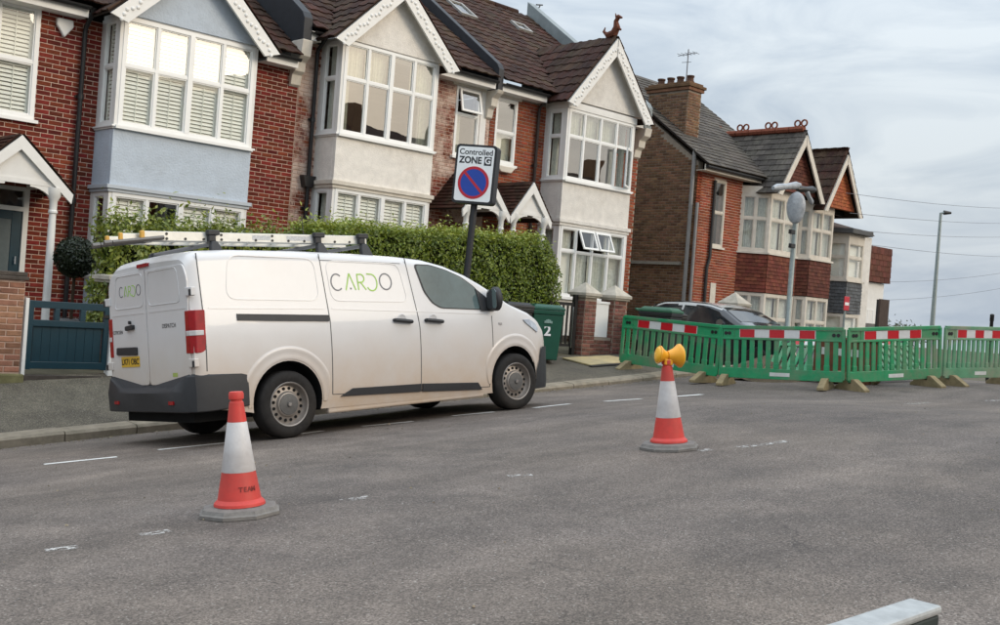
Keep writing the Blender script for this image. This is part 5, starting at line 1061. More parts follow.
# barriers
BARG = mat('barrier_green', (.016, .27, .105), .5, .15, 5, .2, 30, dirt=.8, dirtcol=(.19, .20, .13), dlo=.44, dhi=.66); BARG2 = mat('faded_barrier_green', (.10, .28, .15), .6, .2, 5, .2, 30, dirt=.8, dirtcol=(.27, .26, .18), dlo=.42, dhi=.66)
STR = mat('strip_red', (.52, .012, .02), .35, .08, 12); STW = mat('strip_white', (.66, .65, .63), .35, .06, 12); FOOT = mat('barrier_foot', (.26, .205, .115), .8, .25, 8, .4, 40); LABL = mat('label_white', (.6, .6, .56), .5)
def barrier(label, A, B_, gm, feet=(.22, .78), flip=1, Ht=1.0):
    A, B_ = Vector(A), Vector(B_); u = (B_ - A).normalized(); W = (B_ - A).length; n = u.cross(UZ).normalized(); v = n.cross(u) * -1
    v = u.cross(n) * -1 if u.cross(n).z < 0 else u.cross(n)
    t = thing('street_barrier', label, 'barrier', frame3(u, v, u.cross(v), A) @ Matrix.Identity(4), 'green street works barriers'); Mx = WM[t]; I4 = Matrix.Identity(4); d = .022
    # local: x along, y up, z towards the n side
    z0 = .13
    def bx(b, x0, x1, y0, y1, e=d): b.box(x0, x1, y0, y1, -e, e)
    g_ = lambda nm, *a, **k: (lambda b: (bx(b, *a), b.build(nm, gm, t, T=I4, bevel=.006))[1])(MB())
    g_('top_rail', .03, W - .03, Ht - .055, Ht, .028); g_('mid_rail', .05, W - .05, Ht - .235, Ht - .20); g_('bottom_rail', .03, W - .03, z0, z0 + .17, .026)
    g_('end_post', .0, .055, z0 + .03, Ht - .03); g_('end_post', W - .055, W, z0 + .03, Ht - .03)
    b = MB(); b.box(.26, .74 * W + .26 - .26, Ht - .198, Ht - .058, -.010, .010); b.box(.058, .25, Ht - .198, Ht - .058, -.010, .008); b.box(.75 * W, W - .058, Ht - .198, Ht - .058, -.010, .008); b.build('strip_backing', gm, t, T=I4)
    k = 14; pit = (W - .16) / k
    for i in range(k):
        xa = .08 + i * pit + pit * .22; b = MB(); b.box(xa, xa + pit * .56, z0 + .171, Ht - .236, -.014, .014); b.build('slat', gm, t, T=I4, bevel=.005)
        if i % 2 == 0: b = MB(); b.box(xa - pit * .04, xa + pit * .60, z0 + .171, z0 + .26, -.021, .021); b.build('slat_boss', gm, t, T=I4, bevel=.006)
    s0, s1 = W * .17, W * .77; seg = (s1 - s0) / 5
    st = MB(); st.box(s0 - .01, s1 + .01, Ht - .197, Ht - .060, .0105, .0125); st.box(s0 - .01, s1 + .01, Ht - .197, Ht - .060, -.0125, -.0105); so = st.build('reflective_strip', STW, t, T=I4)
    for i in range(5):
        b = MB(); b.box(s0 + i * seg, s0 + (i + 1) * seg - .003, Ht - .193, Ht - .064, .013, .0155); b.box(s0 + i * seg, s0 + (i + 1) * seg - .003, Ht - .193, Ht - .064, -.0155, -.013); b.build('strip_block', STR if i % 2 == 0 else STW, so, T=I4)
    for xa in (.11, .17, W - .18, W - .11): b = MB(); b.lathe([(.022, -.0145), (.03, -.0145), (.03, .0145), (.022, .0145)], (xa, Ht - .13, 0), 12); b.build('round_boss', BLACKM, t, T=I4)
    b = MB(); b.box(W * .42, W * .58, z0 + .05, z0 + .11, .0265, .0285); b.box(W * .42, W * .58, z0 + .05, z0 + .11, -.0285, -.0265); b.build('label_plate', LABL, t, T=I4)
    for fx_ in feet:
        X = W * fx_; b = MB(); hw = .055
        b.prism([(X - hw, -.005, -.34), (X - hw, -.005, .34), (X - hw, .04, .34), (X - hw, z0 + .055, .10), (X - hw, z0 + .055, .035), (X - hw, z0 - .02, .03), (X - hw, z0 - .02, -.03), (X - hw, z0 + .055, -.035), (X - hw, z0 + .055, -.10), (X - hw, .04, -.34)], (2 * hw, 0, 0)); b.build('foot', FOOT, t, T=I4, bevel=.008)
    return t
def gp(x, y): return Vector((x, y, groundz(x, y)))
bA, bB, bC, bD, bE = (15.60, 12.92), (15.50, 10.70), (16.03, 8.66), (17.93, 7.98), (19.85, 7.55)
barrier('green street works barrier on the pavement end of the row, farthest left', gp(*bA) - Vector((0, 0, .06)), gp(*bB), BARG, (.12, .88))
barrier('muddy green barrier second from the left, bins and brown box behind it', gp(*bB) + Vector((.02, -.03, 0)), gp(*bC), BARG, (.06, .86))
barrier('green barrier third from the left, between muddy one and the faded one', gp(*bC) + Vector((.04, -.02, 0)), gp(*bD), BARG, (.05, .86))
barrier('faded green barrier at the right edge of the picture', gp(*bD) + Vector((.04, -.01, 0)), gp(*bE), BARG2, (.10, .88))
# barrier rows behind: two more along the far side of the works
lb_ = barrier('green barrier leaning back against the brown box behind the row', gp(16.75, 10.6), gp(16.85, 8.9), BARG, (.12, .88))
lc_ = barrier('green barrier leaning back among the works behind the third one', gp(17.1, 8.85), gp(18.8, 8.5), BARG2, (.12, .88)); lc_.matrix_world = WM[lc_] @ Matrix.Rotation(R(-40), 4, 'X')
lb_.matrix_world = WM[lb_] @ Matrix.Rotation(R(-38), 4, 'X')
# brown box with labels, yellow board, steel rail
p = gp(17.2, 9.3); t = thing('brown_box', 'brown cabinet with three white labels behind the muddy barrier', 'box', p)
part(t, 'body', mat('rust_brown', (.16, .065, .035), .7, .25, 6), lambda b: b.box(p.x - .30, p.x + .35, p.y - .45, p.y + .45, p.z, p.z + .72), bevel=.015)
part(t, 'lid', mat('rust_brown', (0, 0, 0)), lambda b: b.box(p.x - .34, p.x + .39, p.y - .49, p.y + .49, p.z + .721, p.z + .77), bevel=.012)
for k in range(3): part(t, 'label_sticker', LABL, lambda b: b.box(p.x - .306, p.x - .301, p.y - .38 + k * .27, p.y - .24 + k * .27, p.z + .46, p.z + .58))
YEL = mat('yellow_plastic', (.46, .36, .18), .6, .2, 5, dirt=.7, dirtcol=(.26, .23, .17))
t = thing('trench_board', 'pale yellow trench cover board lying on the pavement beside the barrier', 'board', gp(15.6, 13.4))
def sheet(b, x0, x1, y0, y1, dz, th): 
    vs = [(x, y, groundz(x, y) + dz + e) for e in (0, th) for x, y in ((x0, y0), (x1, y0), (x1, y1), (x0, y1))]; b.add(vs, [(0, 3, 2, 1), (4, 5, 6, 7), (0, 1, 5, 4), (1, 2, 6, 5), (2, 3, 7, 6), (3, 0, 4, 7)])
part(t, 'board', YEL, lambda b: sheet(b, 14.95, 16.3, 13.05, 13.75, .006, .03), bevel=.006)
part(t, 'edge_ramp', mat('rubber_edge', (.05, .045, .04), .8), lambda b: sheet(b, 14.90, 16.3, 12.96, 13.045, .006, .02))
t = thing('trench_pile', 'heap of dug earth inside the barriers', 'earth', gp(17.2, 10.6)); 
b = MB(); n = 22; vs = []; ff = []
for j in range(n):
    for i in range(n):
        x, y = 16.3 + 1.9 * i / (n - 1), 9.8 + 2.0 * j / (n - 1); r_ = max(0, 1 - math.hypot((x - 17.2) / .95, (y - 10.8) / 1.0)); vs.append((x, y, groundz(x, y) - .02 + .42 * r_ ** .8 + .03 * rng.random() * (r_ > 0)))
b.add(vs, [(j * n + i, j * n + i + 1, (j + 1) * n + i + 1, (j + 1) * n + i) for j in range(n - 1) for i in range(n - 1)]); b.build('mound', mat('dug_earth', (.10, .075, .048), .95, .4, 6, .8, 25), t, smooth=True)
# galvanised rail at lower right
t = thing('steel_rail', 'end of a galvanised steel rail in the near right corner', 'rail', (2.4, 1.17, groundz(2.4, 1.17)))
GAL2 = mat('rail_galvanised', (.38, .39, .385), .55, .2, 18, .1, 40, metal=.3, dirt=.2, dirtcol=(.3, .32, .32))
ru = Vector((1, .03, 0)).normalized(); rn = Vector((-.03, 1, 0)).normalized(); RA = Vector((2.66, 1.135, .758))
part(t, 'top_plate', GAL2, lambda b: b.obox(RA - ru * 1.9 - UZ * .022, ru * 1.9, rn * .085, UZ * .022), bevel=.008)
part(t, 'rail_side', mat('rail_green_black', (.020, .030, .028), .5, .2, 10), lambda b: b.obox(RA - ru * 1.9 - UZ * .12 + rn * .004, ru * 1.894, rn * .077, UZ * .0975), bevel=.006)  # side of the rail below the plate, coloured dark green-grey
for k in (.35, 1.5): part(t, 'leg', GAL2, lambda b: b.obox(Vector((RA.x, RA.y, 0)) - ru * (k + .06) + rn * .015 + UZ * (groundz(2, 1.1) - .02), ru * .06, rn * .055, UZ * (.634 - groundz(2, 1.1) + .02)))
# ------------------------------------------------------------------ the van (local: x forward, y left, z up, origin on the road under the rear axle)
VP = Vector((6.365, 10.451, roadz(6.365, 10.451) + .004)); _sl = math.atan(.0794)
vF = Vector((math.cos(_sl), 0, math.sin(_sl))); vR = Vector((0, -math.cos(R(6.354)), math.sin(R(6.354)))); vU = vR.cross(vF).normalized(); vL = vU.cross(vF)
VM = frame3(vF, vL, vU, VP)
van = thing('van', 'white panel van with green and grey lettering parked at the kerb', 'van', VM); I4 = Matrix.Identity(4)
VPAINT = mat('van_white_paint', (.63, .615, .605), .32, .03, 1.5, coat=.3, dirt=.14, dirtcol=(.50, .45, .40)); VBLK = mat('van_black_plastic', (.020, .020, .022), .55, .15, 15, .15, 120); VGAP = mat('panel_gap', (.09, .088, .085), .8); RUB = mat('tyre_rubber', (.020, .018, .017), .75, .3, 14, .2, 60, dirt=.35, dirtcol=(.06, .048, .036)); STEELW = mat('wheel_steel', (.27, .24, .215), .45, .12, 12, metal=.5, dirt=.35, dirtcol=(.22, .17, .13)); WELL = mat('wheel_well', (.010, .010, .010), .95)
def lower_tint(m, col_):
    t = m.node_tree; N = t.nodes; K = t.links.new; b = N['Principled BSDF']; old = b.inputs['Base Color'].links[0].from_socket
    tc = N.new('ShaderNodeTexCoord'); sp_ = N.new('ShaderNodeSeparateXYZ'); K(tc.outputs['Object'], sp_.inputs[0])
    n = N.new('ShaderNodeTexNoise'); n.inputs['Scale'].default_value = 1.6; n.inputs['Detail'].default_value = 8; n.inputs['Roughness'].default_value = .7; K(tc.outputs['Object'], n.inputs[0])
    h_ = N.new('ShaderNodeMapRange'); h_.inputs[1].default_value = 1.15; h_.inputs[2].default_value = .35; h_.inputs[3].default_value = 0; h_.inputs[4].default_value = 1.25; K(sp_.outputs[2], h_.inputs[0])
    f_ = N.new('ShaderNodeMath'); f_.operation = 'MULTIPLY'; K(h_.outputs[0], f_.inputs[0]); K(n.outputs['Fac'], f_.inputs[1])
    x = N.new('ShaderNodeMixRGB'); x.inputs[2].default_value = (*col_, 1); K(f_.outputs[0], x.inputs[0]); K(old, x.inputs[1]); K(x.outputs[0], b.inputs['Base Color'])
lower_tint(VPAINT, (.52, .36, .22))  # brown tint mixed into the paint, uneven and stronger towards the bottom
def ipl(x, tab): return float(np.interp(x, [a for a, _ in tab], [b_ for _, b_ in tab]))
ROOF = [(-1.02, 1.86), (-.97, 1.915), (-.88, 1.945), (-.5, 1.962), (.3, 1.955), (1.0, 1.935), (1.6, 1.905), (2.0, 1.868), (2.3, 1.80), (2.6, 1.69), (2.85, 1.565), (3.1, 1.42), (3.25, 1.325), (3.4, 1.27), (3.6, 1.205), (3.78, 1.12), (3.92, 1.01), (4.02, .86), (4.08, .70), (4.12, .5)]
PLAN = [(-1.02, .955), (-.97, .985), (-.9, 1.0), (2.6, 1.0), (3.1, .992), (3.4, .975), (3.6, .95), (3.78, .905), (3.92, .84), (4.02, .76), (4.08, .67), (4.12, .55)]
BOT = [(-1.02, .40), (-.6, .33), (-.3, .27), (3.6, .22), (3.9, .22), (4.12, .26)]
def yside(z):
    if z < .30: return .90 + (z - .2) * .3
    if z < .55: return .93 + (z - .30) * .08
    if z < 1.18: return .95 + .012 * math.sin((z - .55) / .63 * math.pi)
    return .95 - (z - 1.18) * .158
NS = 26
def section(x):
    zr, s, zb = ipl(x, ROOF), ipl(x, PLAN), ipl(x, BOT); pts = []; rc = min(.17, (zr - zb) * .3) if x < 2.0 else min(.17 - .07 * min(1, (x - 2) / 1.2), (zr - zb) * .3)
    zt = zr - rc * .8
    for z in np.linspace(zb, zt, 15): pts.append((yside(z) * s, z))
    y0 = yside(zt) * s
    for k in range(1, 7):
        a = R(90) * k / 6; pts.append((y0 - rc * (1 - math.cos(a)), zt + (zr - zt - .012) * math.sin(a)))
    y1 = pts[-1][0]
    for k in range(1, 6): f_ = 1 - k / 5; pts.append((y1 * f_, zr - .012 * f_ ** 2))
    return pts
XS = sorted({*np.round(np.concatenate([np.linspace(-1.02, -.85, 6), np.linspace(-.85, 2.0, 24), np.linspace(2.0, 3.6, 22), np.linspace(3.6, 4.12, 14)]), 4)})
b = MB(); vs = []; secs = [section(x) for x in XS]; npt = len(secs[0])
for x, s_ in zip(XS, secs): vs += [(x, -y, z) for y, z in s_] + [(x, y, z) for y, z in s_[-2::-1]]
m_ = 2 * npt - 1
fs = [(i * m_ + k, (i + 1) * m_ + k, (i + 1) * m_ + k + 1, i * m_ + k + 1) for i in range(len(XS) - 1) for k in range(m_ - 1)]
fs += [(i * m_, i * m_ + m_ - 1, (i + 1) * m_ + m_ - 1, (i + 1) * m_) for i in range(len(XS) - 1)]
fs += [tuple(range(m_))[::-1][::-1], tuple((len(XS) - 1) * m_ + k for k in range(m_))[::-1]]
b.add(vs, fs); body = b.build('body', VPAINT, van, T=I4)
bm = bmesh.new(); bm.from_mesh(body.data); bmesh.ops.recalc_face_normals(bm, faces=bm.faces); bm.to_mesh(body.data); bm.free()
# wheel arches cut through the body
cuts = []
for wx, rr in ((0, .415), (3.275, .405)):
    for sgn in (-1, 1):
        q = MB(); q.lathe([(rr, -.22), (rr, .22)], (0, 0, 0), 40, 0, Matrix.Rotation(R(90), 4, 'X')); q.v = [(p[0] + wx, p[1] + sgn * .90, p[2] + .375) for p in q.v]
        o = q.build('cut', WELL, van, T=I4); cuts.append(o); md = body.modifiers.new('arch', 'BOOLEAN'); md.operation = 'DIFFERENCE'; md.object = o; md.solver = 'EXACT'
bpy.context.view_layer.update()
me = bpy.data.meshes.new_from_object(body.evaluated_get(bpy.context.evaluated_depsgraph_get())); body.modifiers.clear(); body.data = me
for o in cuts: bpy.data.objects.remove(o)
me.materials.clear(); me.materials.append(VPAINT); me.materials.append(WELL)
for p in me.polygons:
    c = p.center
    if abs(c.y) < .89 and c.z < 1.0 and any(math.hypot(c.x - wx, c.z - .375) < .43 for wx in (0, 3.275)): p.material_index = 1
    else: p.material_index = 0
me.polygons.foreach_set('use_smooth', [True] * len(me.polygons)); me.set_sharp_from_angle(angle=R(32))
def sidept(x, z, off=0.0, sgn=-1): y = yside(z) * ipl(x, PLAN) + off; return Vector((x, sgn * y, z))
def strip(name, pts, w_, m, off=.0015, sgn=-1, depth=.004):
    """thin strip along (x,z) points on the body side"""
    q = MB(); P = [Vector((a, 0, c)) for a, c in pts]; vs = []; k = len(P)
    for i, p in enumerate(P):
        t_ = (P[min(i + 1, k - 1)] - P[max(i - 1, 0)]).normalized(); s_ = Vector((-t_.z, 0, t_.x)) * (w_ / 2)
        for e, o_ in ((-1, -.004), (-1, off), (1, off), (1, -.004)): a = p + s_ * e; vs.append(sidept(a.x, a.z, o_, sgn))
    q.add(vs, [(4 * i + j, 4 * i + j + 1, 4 * i + 5 + j, 4 * i + 4 + j) for i in range(k - 1) for j in range(3)] + [(0, 1, 2, 3), (4 * k - 4, 4 * k - 3, 4 * k - 2, 4 * k - 1)]); return q.build(name, m, van, T=I4)
def sidepoly(name, pts, m, off, th=.006, sgn=-1, parent=None, bevel=0):
    q = MB(); P = [sidept(a, c, off, sgn) for a, c in pts]; q.prism(P, (0, sgn * th, 0)); return q.build(name, m, parent or van, T=I4, bevel=bevel)
def seg(a, b_, n=10): return [(a[0] + (b_[0] - a[0]) * k / n, a[1] + (b_[1] - a[1]) * k / n) for k in range(n + 1)]
def rnd(pts, r_, n=4):
    out = []; k = len(pts)
    for i in range(k):
        p, a, c = Vector(pts[i]), Vector(pts[i - 1]), Vector(pts[(i + 1) % k]); da = (a - p).normalized(); dc = (c - p).normalized(); rr = min(r_, (a - p).length * .45, (c - p).length * .45)
        A, B_ = p + da * rr, p + dc * rr
        for e in range(n + 1): f_ = e / n; q = A * (1 - f_) ** 2 + p * 2 * f_ * (1 - f_) + B_ * f_ ** 2; out.append((q.x, q.y))
    return out
def ribbon(name, pts, w_, m, off=.0015, closed=True, sgn=-1): return strip(name, pts + ([pts[0]] if closed else []), w_, m, off, sgn)
for sgn in (-1, 1):
    # panel gaps: sliding door, front door, rear corner
    strip('panel_gap', seg((.53, 1.90), (.555, 1.2), 6) + seg((.556, 1.17), (.545, .40), 6), .010, VGAP, sgn=sgn)
    strip('panel_gap', seg((1.695, 1.86), (1.775, 1.08), 8) + seg((1.776, 1.06), (1.76, .36), 6), .010, VGAP, sgn=sgn)
    strip('panel_gap', seg((2.915, 1.16), (2.90, .75), 5) + seg((2.885, .68), (2.835, .31), 5), .010, VGAP, sgn=sgn)
    strip('panel_gap', seg((.545, .40), (2.835, .31), 12), .008, VGAP, sgn=sgn)
    strip('panel_gap', seg((-.905, 1.90), (-.915, .74), 10), .010, VGAP, sgn=sgn)
    strip('panel_gap', seg((.53, 1.835), (1.62, 1.80), 8), .006, VGAP, sgn=sgn)
    # stamped panels
    ribbon('pressed_line', rnd([(-.64, 1.44), (.46, 1.40), (.455, 1.85), (-.56, 1.885)], .12), .009, VPAINT, .004, sgn=sgn)
    ribbon('pressed_line', rnd([(.62, 1.395), (1.65, 1.36), (1.585, 1.795), (.60, 1.83)], .10), .009, VPAINT, .004, sgn=sgn)
    strip('pressed_line', seg((-.85, 1.355), (.5, 1.315), 8), .014, VPAINT, .003, sgn=sgn); strip('pressed_line', seg((.6, 1.31), (2.85, 1.19), 12), .014, VPAINT, .003, sgn=sgn)
    # sliding door rail, handles, sill trims
    sidepoly('door_rail', [(-.552, 1.222), (.538, 1.175), (.543, 1.243), (-.55, 1.288)], VBLK, .001, .010, sgn)
    for hx, hz in ((1.53, 1.145), (1.985, 1.13)):
        q = MB(); c0, c1_ = sidept(hx - .115, hz + .012, .03, sgn), sidept(hx + .115, hz - .012, .03, sgn); q.tube([sidept(hx - .12, hz + .012, -.01, sgn), c0, c0.lerp(c1_, .5) + Vector((0, sgn * .008, 0)), c1_, sidept(hx + .12, hz - .012, -.01, sgn)], [.018, .022, .024, .022, .018], 8); q.build('door_handle', VBLK, van, smooth=True, T=I4)
        q = MB(); q.lathe([(.062, 0), (.055, .004), (.05, .001)], sidept(hx, hz + .02, -.001, sgn), 18, 0, Matrix.Rotation(R(90) * -sgn, 4, 'X')); q.build('handle_recess', VPAINT, van, smooth=True, T=I4)
    sidepoly('sill_trim', [(.64, .372), (1.752, .335), (1.752, .425), (.80, .447)], VBLK, .002, .018, sgn, bevel=.004); sidepoly('sill_trim', [(1.772, .334), (2.70, .285), (2.63, .375), (1.772, .425)], VBLK, .002, .018, sgn, bevel=.004)
    # wheel arch lips
    for wx, rr in ((0, .428), (3.275, .418)):
        q = MB(); pr_ = ((0, -.03), (0, .005), (.012, .009), (.035, .006), (.085, .005), (.105, .012), (.125, .006), (.15, -.006)); vs = []; aa = list(range(-4, 185, 4))
        for a in aa:
            ed = min(1, max(0, min(a + 4, 184 - a) / 30))
            for dr_2, of in pr_:
                r_ = rr + dr_2 * (.35 + .65 * ed); vs.append(sidept(wx + r_ * math.cos(R(a)), max(.24, .375 + r_ * math.sin(R(a))), of, sgn))
        kk = len(pr_); q.add(vs, [(i * kk + j, (i + 1) * kk + j, (i + 1) * kk + j + 1, i * kk + j + 1) for i in range(len(aa) - 1) for j in range(kk - 1)]); q.build('wheel_arch_flare', VPAINT, van, smooth=True, T=I4, angle=50)
    # cab window: black surround, glass, quarter trim
    wpts = [(1.812, 1.795), (2.05, 1.787), (2.28, 1.728), (2.51, 1.640), (2.69, 1.525), (2.755, 1.46), (2.765, 1.235), (2.12, 1.272), (2.0, 1.335), (1.90, 1.47)]
    wo = sidepoly('cab_window_surround', rnd(wpts, .05), VBLK, .0015, .004, sgn)
    ce = Vector((2.3, 1.5)); gp_ = [tuple(ce + (Vector(p) - ce) * .955) for p in wpts]; sidepoly('glass', rnd(gp_, .05), GLASSV if 'GLASSV' in globals() else mat('van_glass', (.070, .105, .105), .06, .25, 3, spec=.8), .0060, .002, sgn, wo)
    sidepoly('mirror_sail', [(2.70, 1.50), (2.90, 1.36), (2.96, 1.215), (2.74, 1.225)], VBLK, .0085, .01, sgn, bevel=.004)
    q = MB(); c = sidept(2.90, 1.36, .13, sgn); 
    q.lathe([(.0, -.06), (.07, -.055), (.10, -.02), (.10, .03), (.07, .06), (0, .065)], (0, 0, 0), 16, 0, Matrix.Rotation(R(90), 4, 'Y')); q.v = [(p[0] + c.x, p[1] * .95 + c.y, p[2] * 1.45 + c.z) for p in q.v]; mo = q.build('wing_mirror', VBLK, van, smooth=True, T=I4, angle=50)
    q = MB(); q.tube([sidept(2.88, 1.25, -.01, sgn), c + Vector((0, -sgn * .03, -.10))], [.035, .03], 8); q.build('mirror_arm', VBLK, mo, T=I4)
    q = MB(); q.prism([(c.x - .061, c.y + yy * .085, c.z + zz * .115) for yy, zz in ((-1, -.7), (-.7, -1), (.7, -1), (1, -.7), (1, .7), (.7, 1), (-.7, 1), (-1, .7))], (-.003, 0, 0)); q.build('mirror_glass', mat('mirror', (.5, .53, .53), .05, .05, metal=1), mo, T=I4)
    # headlamp, repeater, front bumper corner
    q = MB(); HLp = [(3.46, 1.10), (3.58, 1.10), (3.70, 1.05), (3.76, .98), (3.74, .93), (3.62, .99), (3.50, 1.06)]; q.prism([sidept(a, c_, .004, sgn) for a, c_ in HLp], (0.0, sgn * .012, 0)); q.build('headlamp', mat('headlamp_glass', (.42, .46, .52), .1, .2, 12, coat=1), van, T=I4, bevel=.004)
    sidepoly('side_repeater', [(3.02, 1.05), (3.07, 1.048), (3.07, 1.072), (3.02, 1.075)], mat('grey_lens', (.35, .33, .32), .3), .001, .008, sgn)
# front bumper wrapping the nose
q = MB(); lv = []
xsb = np.linspace(3.66, 4.13, 12)
def fb(x, z, sgn): return Vector((x + .012, sgn * (yside(z) * ipl(x, PLAN) + .018), z))
P = []
for sgn in (-1,):
    pass
vsb = []
zz_ = [.205, .30, .45, .60, .745]
path = [(x, -1) for x in xsb] + [(x, 1) for x in xsb[::-1]]
for x, sgn in path:
    for z in zz_:
        lim = 3.66 + .16 * max(0, (z - .40)) / .35; xx = max(x, lim); zz2 = max(z, .22 + .0 * x); vsb.append(fb(xx, zz2, sgn))
kz = len(zz_); q.add(vsb, [(i * kz + j, (i + 1) * kz + j, (i + 1) * kz + j + 1, i * kz + j + 1) for i in range(len(path) - 1) for j in range(kz - 1)]); q.build('front_bumper', VBLK, van, smooth=True, T=I4)
# windscreen following the nose of the roof
q = MB(); vs = []; ku = 14; xw = np.linspace(2.30, 3.22, 10)
for x in xw:
    zr = ipl(x, ROOF); yw = yside(zr - .13) * ipl(x, PLAN) - .10
    for k in range(ku + 1): f_ = -1 + 2 * k / ku; vs.append((x, yw * f_, zr - .012 * f_ ** 2 + .006 - .012 * f_ ** 6))
q.add(vs, [(i * (ku + 1) + k, (i + 1) * (ku + 1) + k, (i + 1) * (ku + 1) + k + 1, i * (ku + 1) + k + 1) for i in range(len(xw) - 1) for k in range(ku)]); q.build('windscreen', mat('van_glass', (0, 0, 0)), van, smooth=True, T=I4)
# ---- rear: two doors, lamps, bumper, plate.  r = distance to the right (local -y)
XR = -1.022
def rearpoly(name, pts, m, off=.001, th=.006, parent=None, bevel=0):
    q = MB(); q.prism([(XR - off, -r_, z) for r_, z in pts], (-th, 0, 0)); return q.build(name, m, parent or van, T=I4, bevel=bevel)
for nm, r0, r1 in (('rear_door', -.865, -.012), ('rear_door', .008, .865)):
    sg = -1 if r0 < -.5 else 1
    dp = rnd([(r0, .62), (r1, .62), (r1, 1.80 if sg < 0 else 1.66), (r1 if sg < 0 else r1 - .07, 1.80), (r0 + (.07 if sg < 0 else 0), 1.80), (r0, 1.66 if sg < 0 else 1.80)], .05)
    d_ = rearpoly(nm, dp, VPAINT, -.004, .020, bevel=.006)
    gp0, gp1 = (r0 + .14, r1 - .05) if sg < 0 else (r0 + .05, r1 - .14)
    pl = rnd([(gp0, 1.43), (gp1, 1.43), (gp1 - (.0 if sg < 0 else .05), 1.775), (gp0 + (.05 if sg < 0 else 0), 1.775)], .07)
    q = MB(); kk = len(pl)
    for i in range(kk):
        a, c_ = Vector((XR - .016, -pl[i][0], pl[i][1])), Vector((XR - .016, -pl[(i + 1) % kk][0], pl[(i + 1) % kk][1])); q.tube([a, c_], .006, 5)
    q.build('pressed_line', VPAINT, d_, T=I4)
    rearpoly('pressed_line', [(r0 + .05, 1.36), (r1 - .05, 1.36), (r1 - .05, 1.375), (r0 + .05, 1.375)], VPAINT, .0155, .004, d_)
    for hz in (1.52, .83):
        rc_ = .90 * sg; q = MB(); q.box(XR - .030, XR + .02, -rc_ - .075, -rc_ + .055, hz - .042, hz + .042); ho = q.build('hinge', VPAINT, d_, T=I4, bevel=.008); q = MB(); q.box(XR - .033, XR + .01, -rc_ - .07 if sg > 0 else -rc_ + .03, -rc_ - .03 if sg > 0 else -rc_ + .07, hz - .043, hz + .02); q.build('hinge_pin', VBLK, ho, T=I4)
TRED = mat('tail_lamp_red', (.30, .002, .006), .2, .25, 14, coat=.3); TCLR = mat('tail_lamp_clear', (.55, .53, .52), .15, .1, 30, coat=1.0)
for sg in (-1, 1):
    for nm, z0, z1, m in (('tail_light', .922, 1.338, TRED), ('indicator_lens', 1.092, 1.142, TCLR)):
        q = MB(); pr0 = .004 if nm == 'indicator_lens' else 0; r0, r1 = .805 + pr0 * 4, .953 + pr0; pts = [(XR - .022 - pr0, -sg * r0), (XR - .022 - pr0, -sg * (r1 - .07)), (XR + .02 - pr0, -sg * (r1 - .012)), (XR + .115 - pr0 * 5, -sg * (r1 + .006)), (XR + .115 - pr0 * 5, -sg * (r1 - .03)), (XR + .01, -sg * r0)]
        q.prism([(a, c_, z0) for a, c_ in pts], (0, 0, z1 - z0)); q.build(nm, m, van, T=I4, bevel=.006)
rearpoly('plate_lamp_recess', rnd([(-.71, .945), (-.235, .935), (-.235, 1.02), (-.70, 1.025)], .02), VBLK, .016, .02, bevel=.006)
npl = rearpoly('number_plate', [(-.62, .815), (-.205, .815), (-.205, .925), (-.62, .925)], mat('plate_yellow', (.60, .36, .03), .5, .08), .017, .005)
RT = Matrix(((0, 0, -1, XR), (-1, 0, 0, 0), (0, 1, 0, 0), (0, 0, 0, 1)))
def rear_text(body_, r_, z, size, m, nm, bold=0, off=.0175, sx=1.0): return text_part(body_, van, Matrix.Translation((XR - off, -r_, z)) @ RT.to_3x3().to_4x4(), size, m, nm, bold, .001, sx)
rear_text('LX71 OBC', -.412, .868, .088, SBK, 'plate_lettering', .001, .0235)
rearpoly('door_handle', rnd([(-.46, 1.195), (-.28, 1.205), (-.28, 1.255), (-.46, 1.245)], .02), VBLK, .016, .03, bevel=.006)
q = MB(); q.tube([(XR - .02, .37, 1.28), (XR - .04, .37, 1.28)], .018, 10); q.build('door_lock', VBLK, van, T=I4)
BADG = mat('badge_grey', (.10, .10, .10), .4, metal=.5)
rear_text('CITROEN', -.68, 1.185, .055, BADG, 'badge_lettering'); rear_text('DISPATCH', .47, 1.208, .062, BADG, 'badge_lettering')
rearpoly('label_sticker', [(.50, .70), (.60, .70), (.60, .74), (.50, .74)], mat('green_sticker', (.35, .42, .10), .5), .017, .001)
rearpoly('brake_light', rnd([(-.17, 1.83), (.07, 1.835), (.07, 1.872), (-.17, 1.868)], .01), TRED, -.012, .03)
q = MB()
bpts = [(XR + .55, .955), (XR + .12, .972), (XR - .01, .93), (XR - .062, .83), (XR - .075, .55), (XR - .08, 0)]
bpl = [(a, -r_) for a, r_ in bpts] + [(a, r_) for a, r_ in bpts[-2::-1]]
prof = [(.35, .0), (.36, .02), (.545, .03), (.575, .0), (.60, -.045)]
vs = []
for i, (a, y) in enumerate(bpl):
    c = Vector((a - (XR + .5), y, 0)); cap_h = .70 if abs(y) > .88 else .0
    nrm = Vector((-1, 0, 0)) if abs(y) < .9 else Vector((0, math.copysign(1, y), 0))
    for z, o_ in prof:
        z2 = z if z < .56 or abs(y) < .80 else z + .12
        if a > XR + .4 and z < .5: z2 = z + .02
        vs.append((a + nrm.x * o_, y + nrm.y * o_ * .5, z2))
kz = len(prof); q.add(vs, [(i * kz + j, (i + 1) * kz + j, (i + 1) * kz + j + 1, i * kz + j + 1) for i in range(len(bpl) - 1) for j in range(kz - 1)] + [tuple(i * kz + kz - 1 for i in range(len(bpl))), tuple(i * kz for i in range(len(bpl)))[::-1]])
q.build('rear_bumper', VBLK, van, smooth=True, T=I4, angle=35)
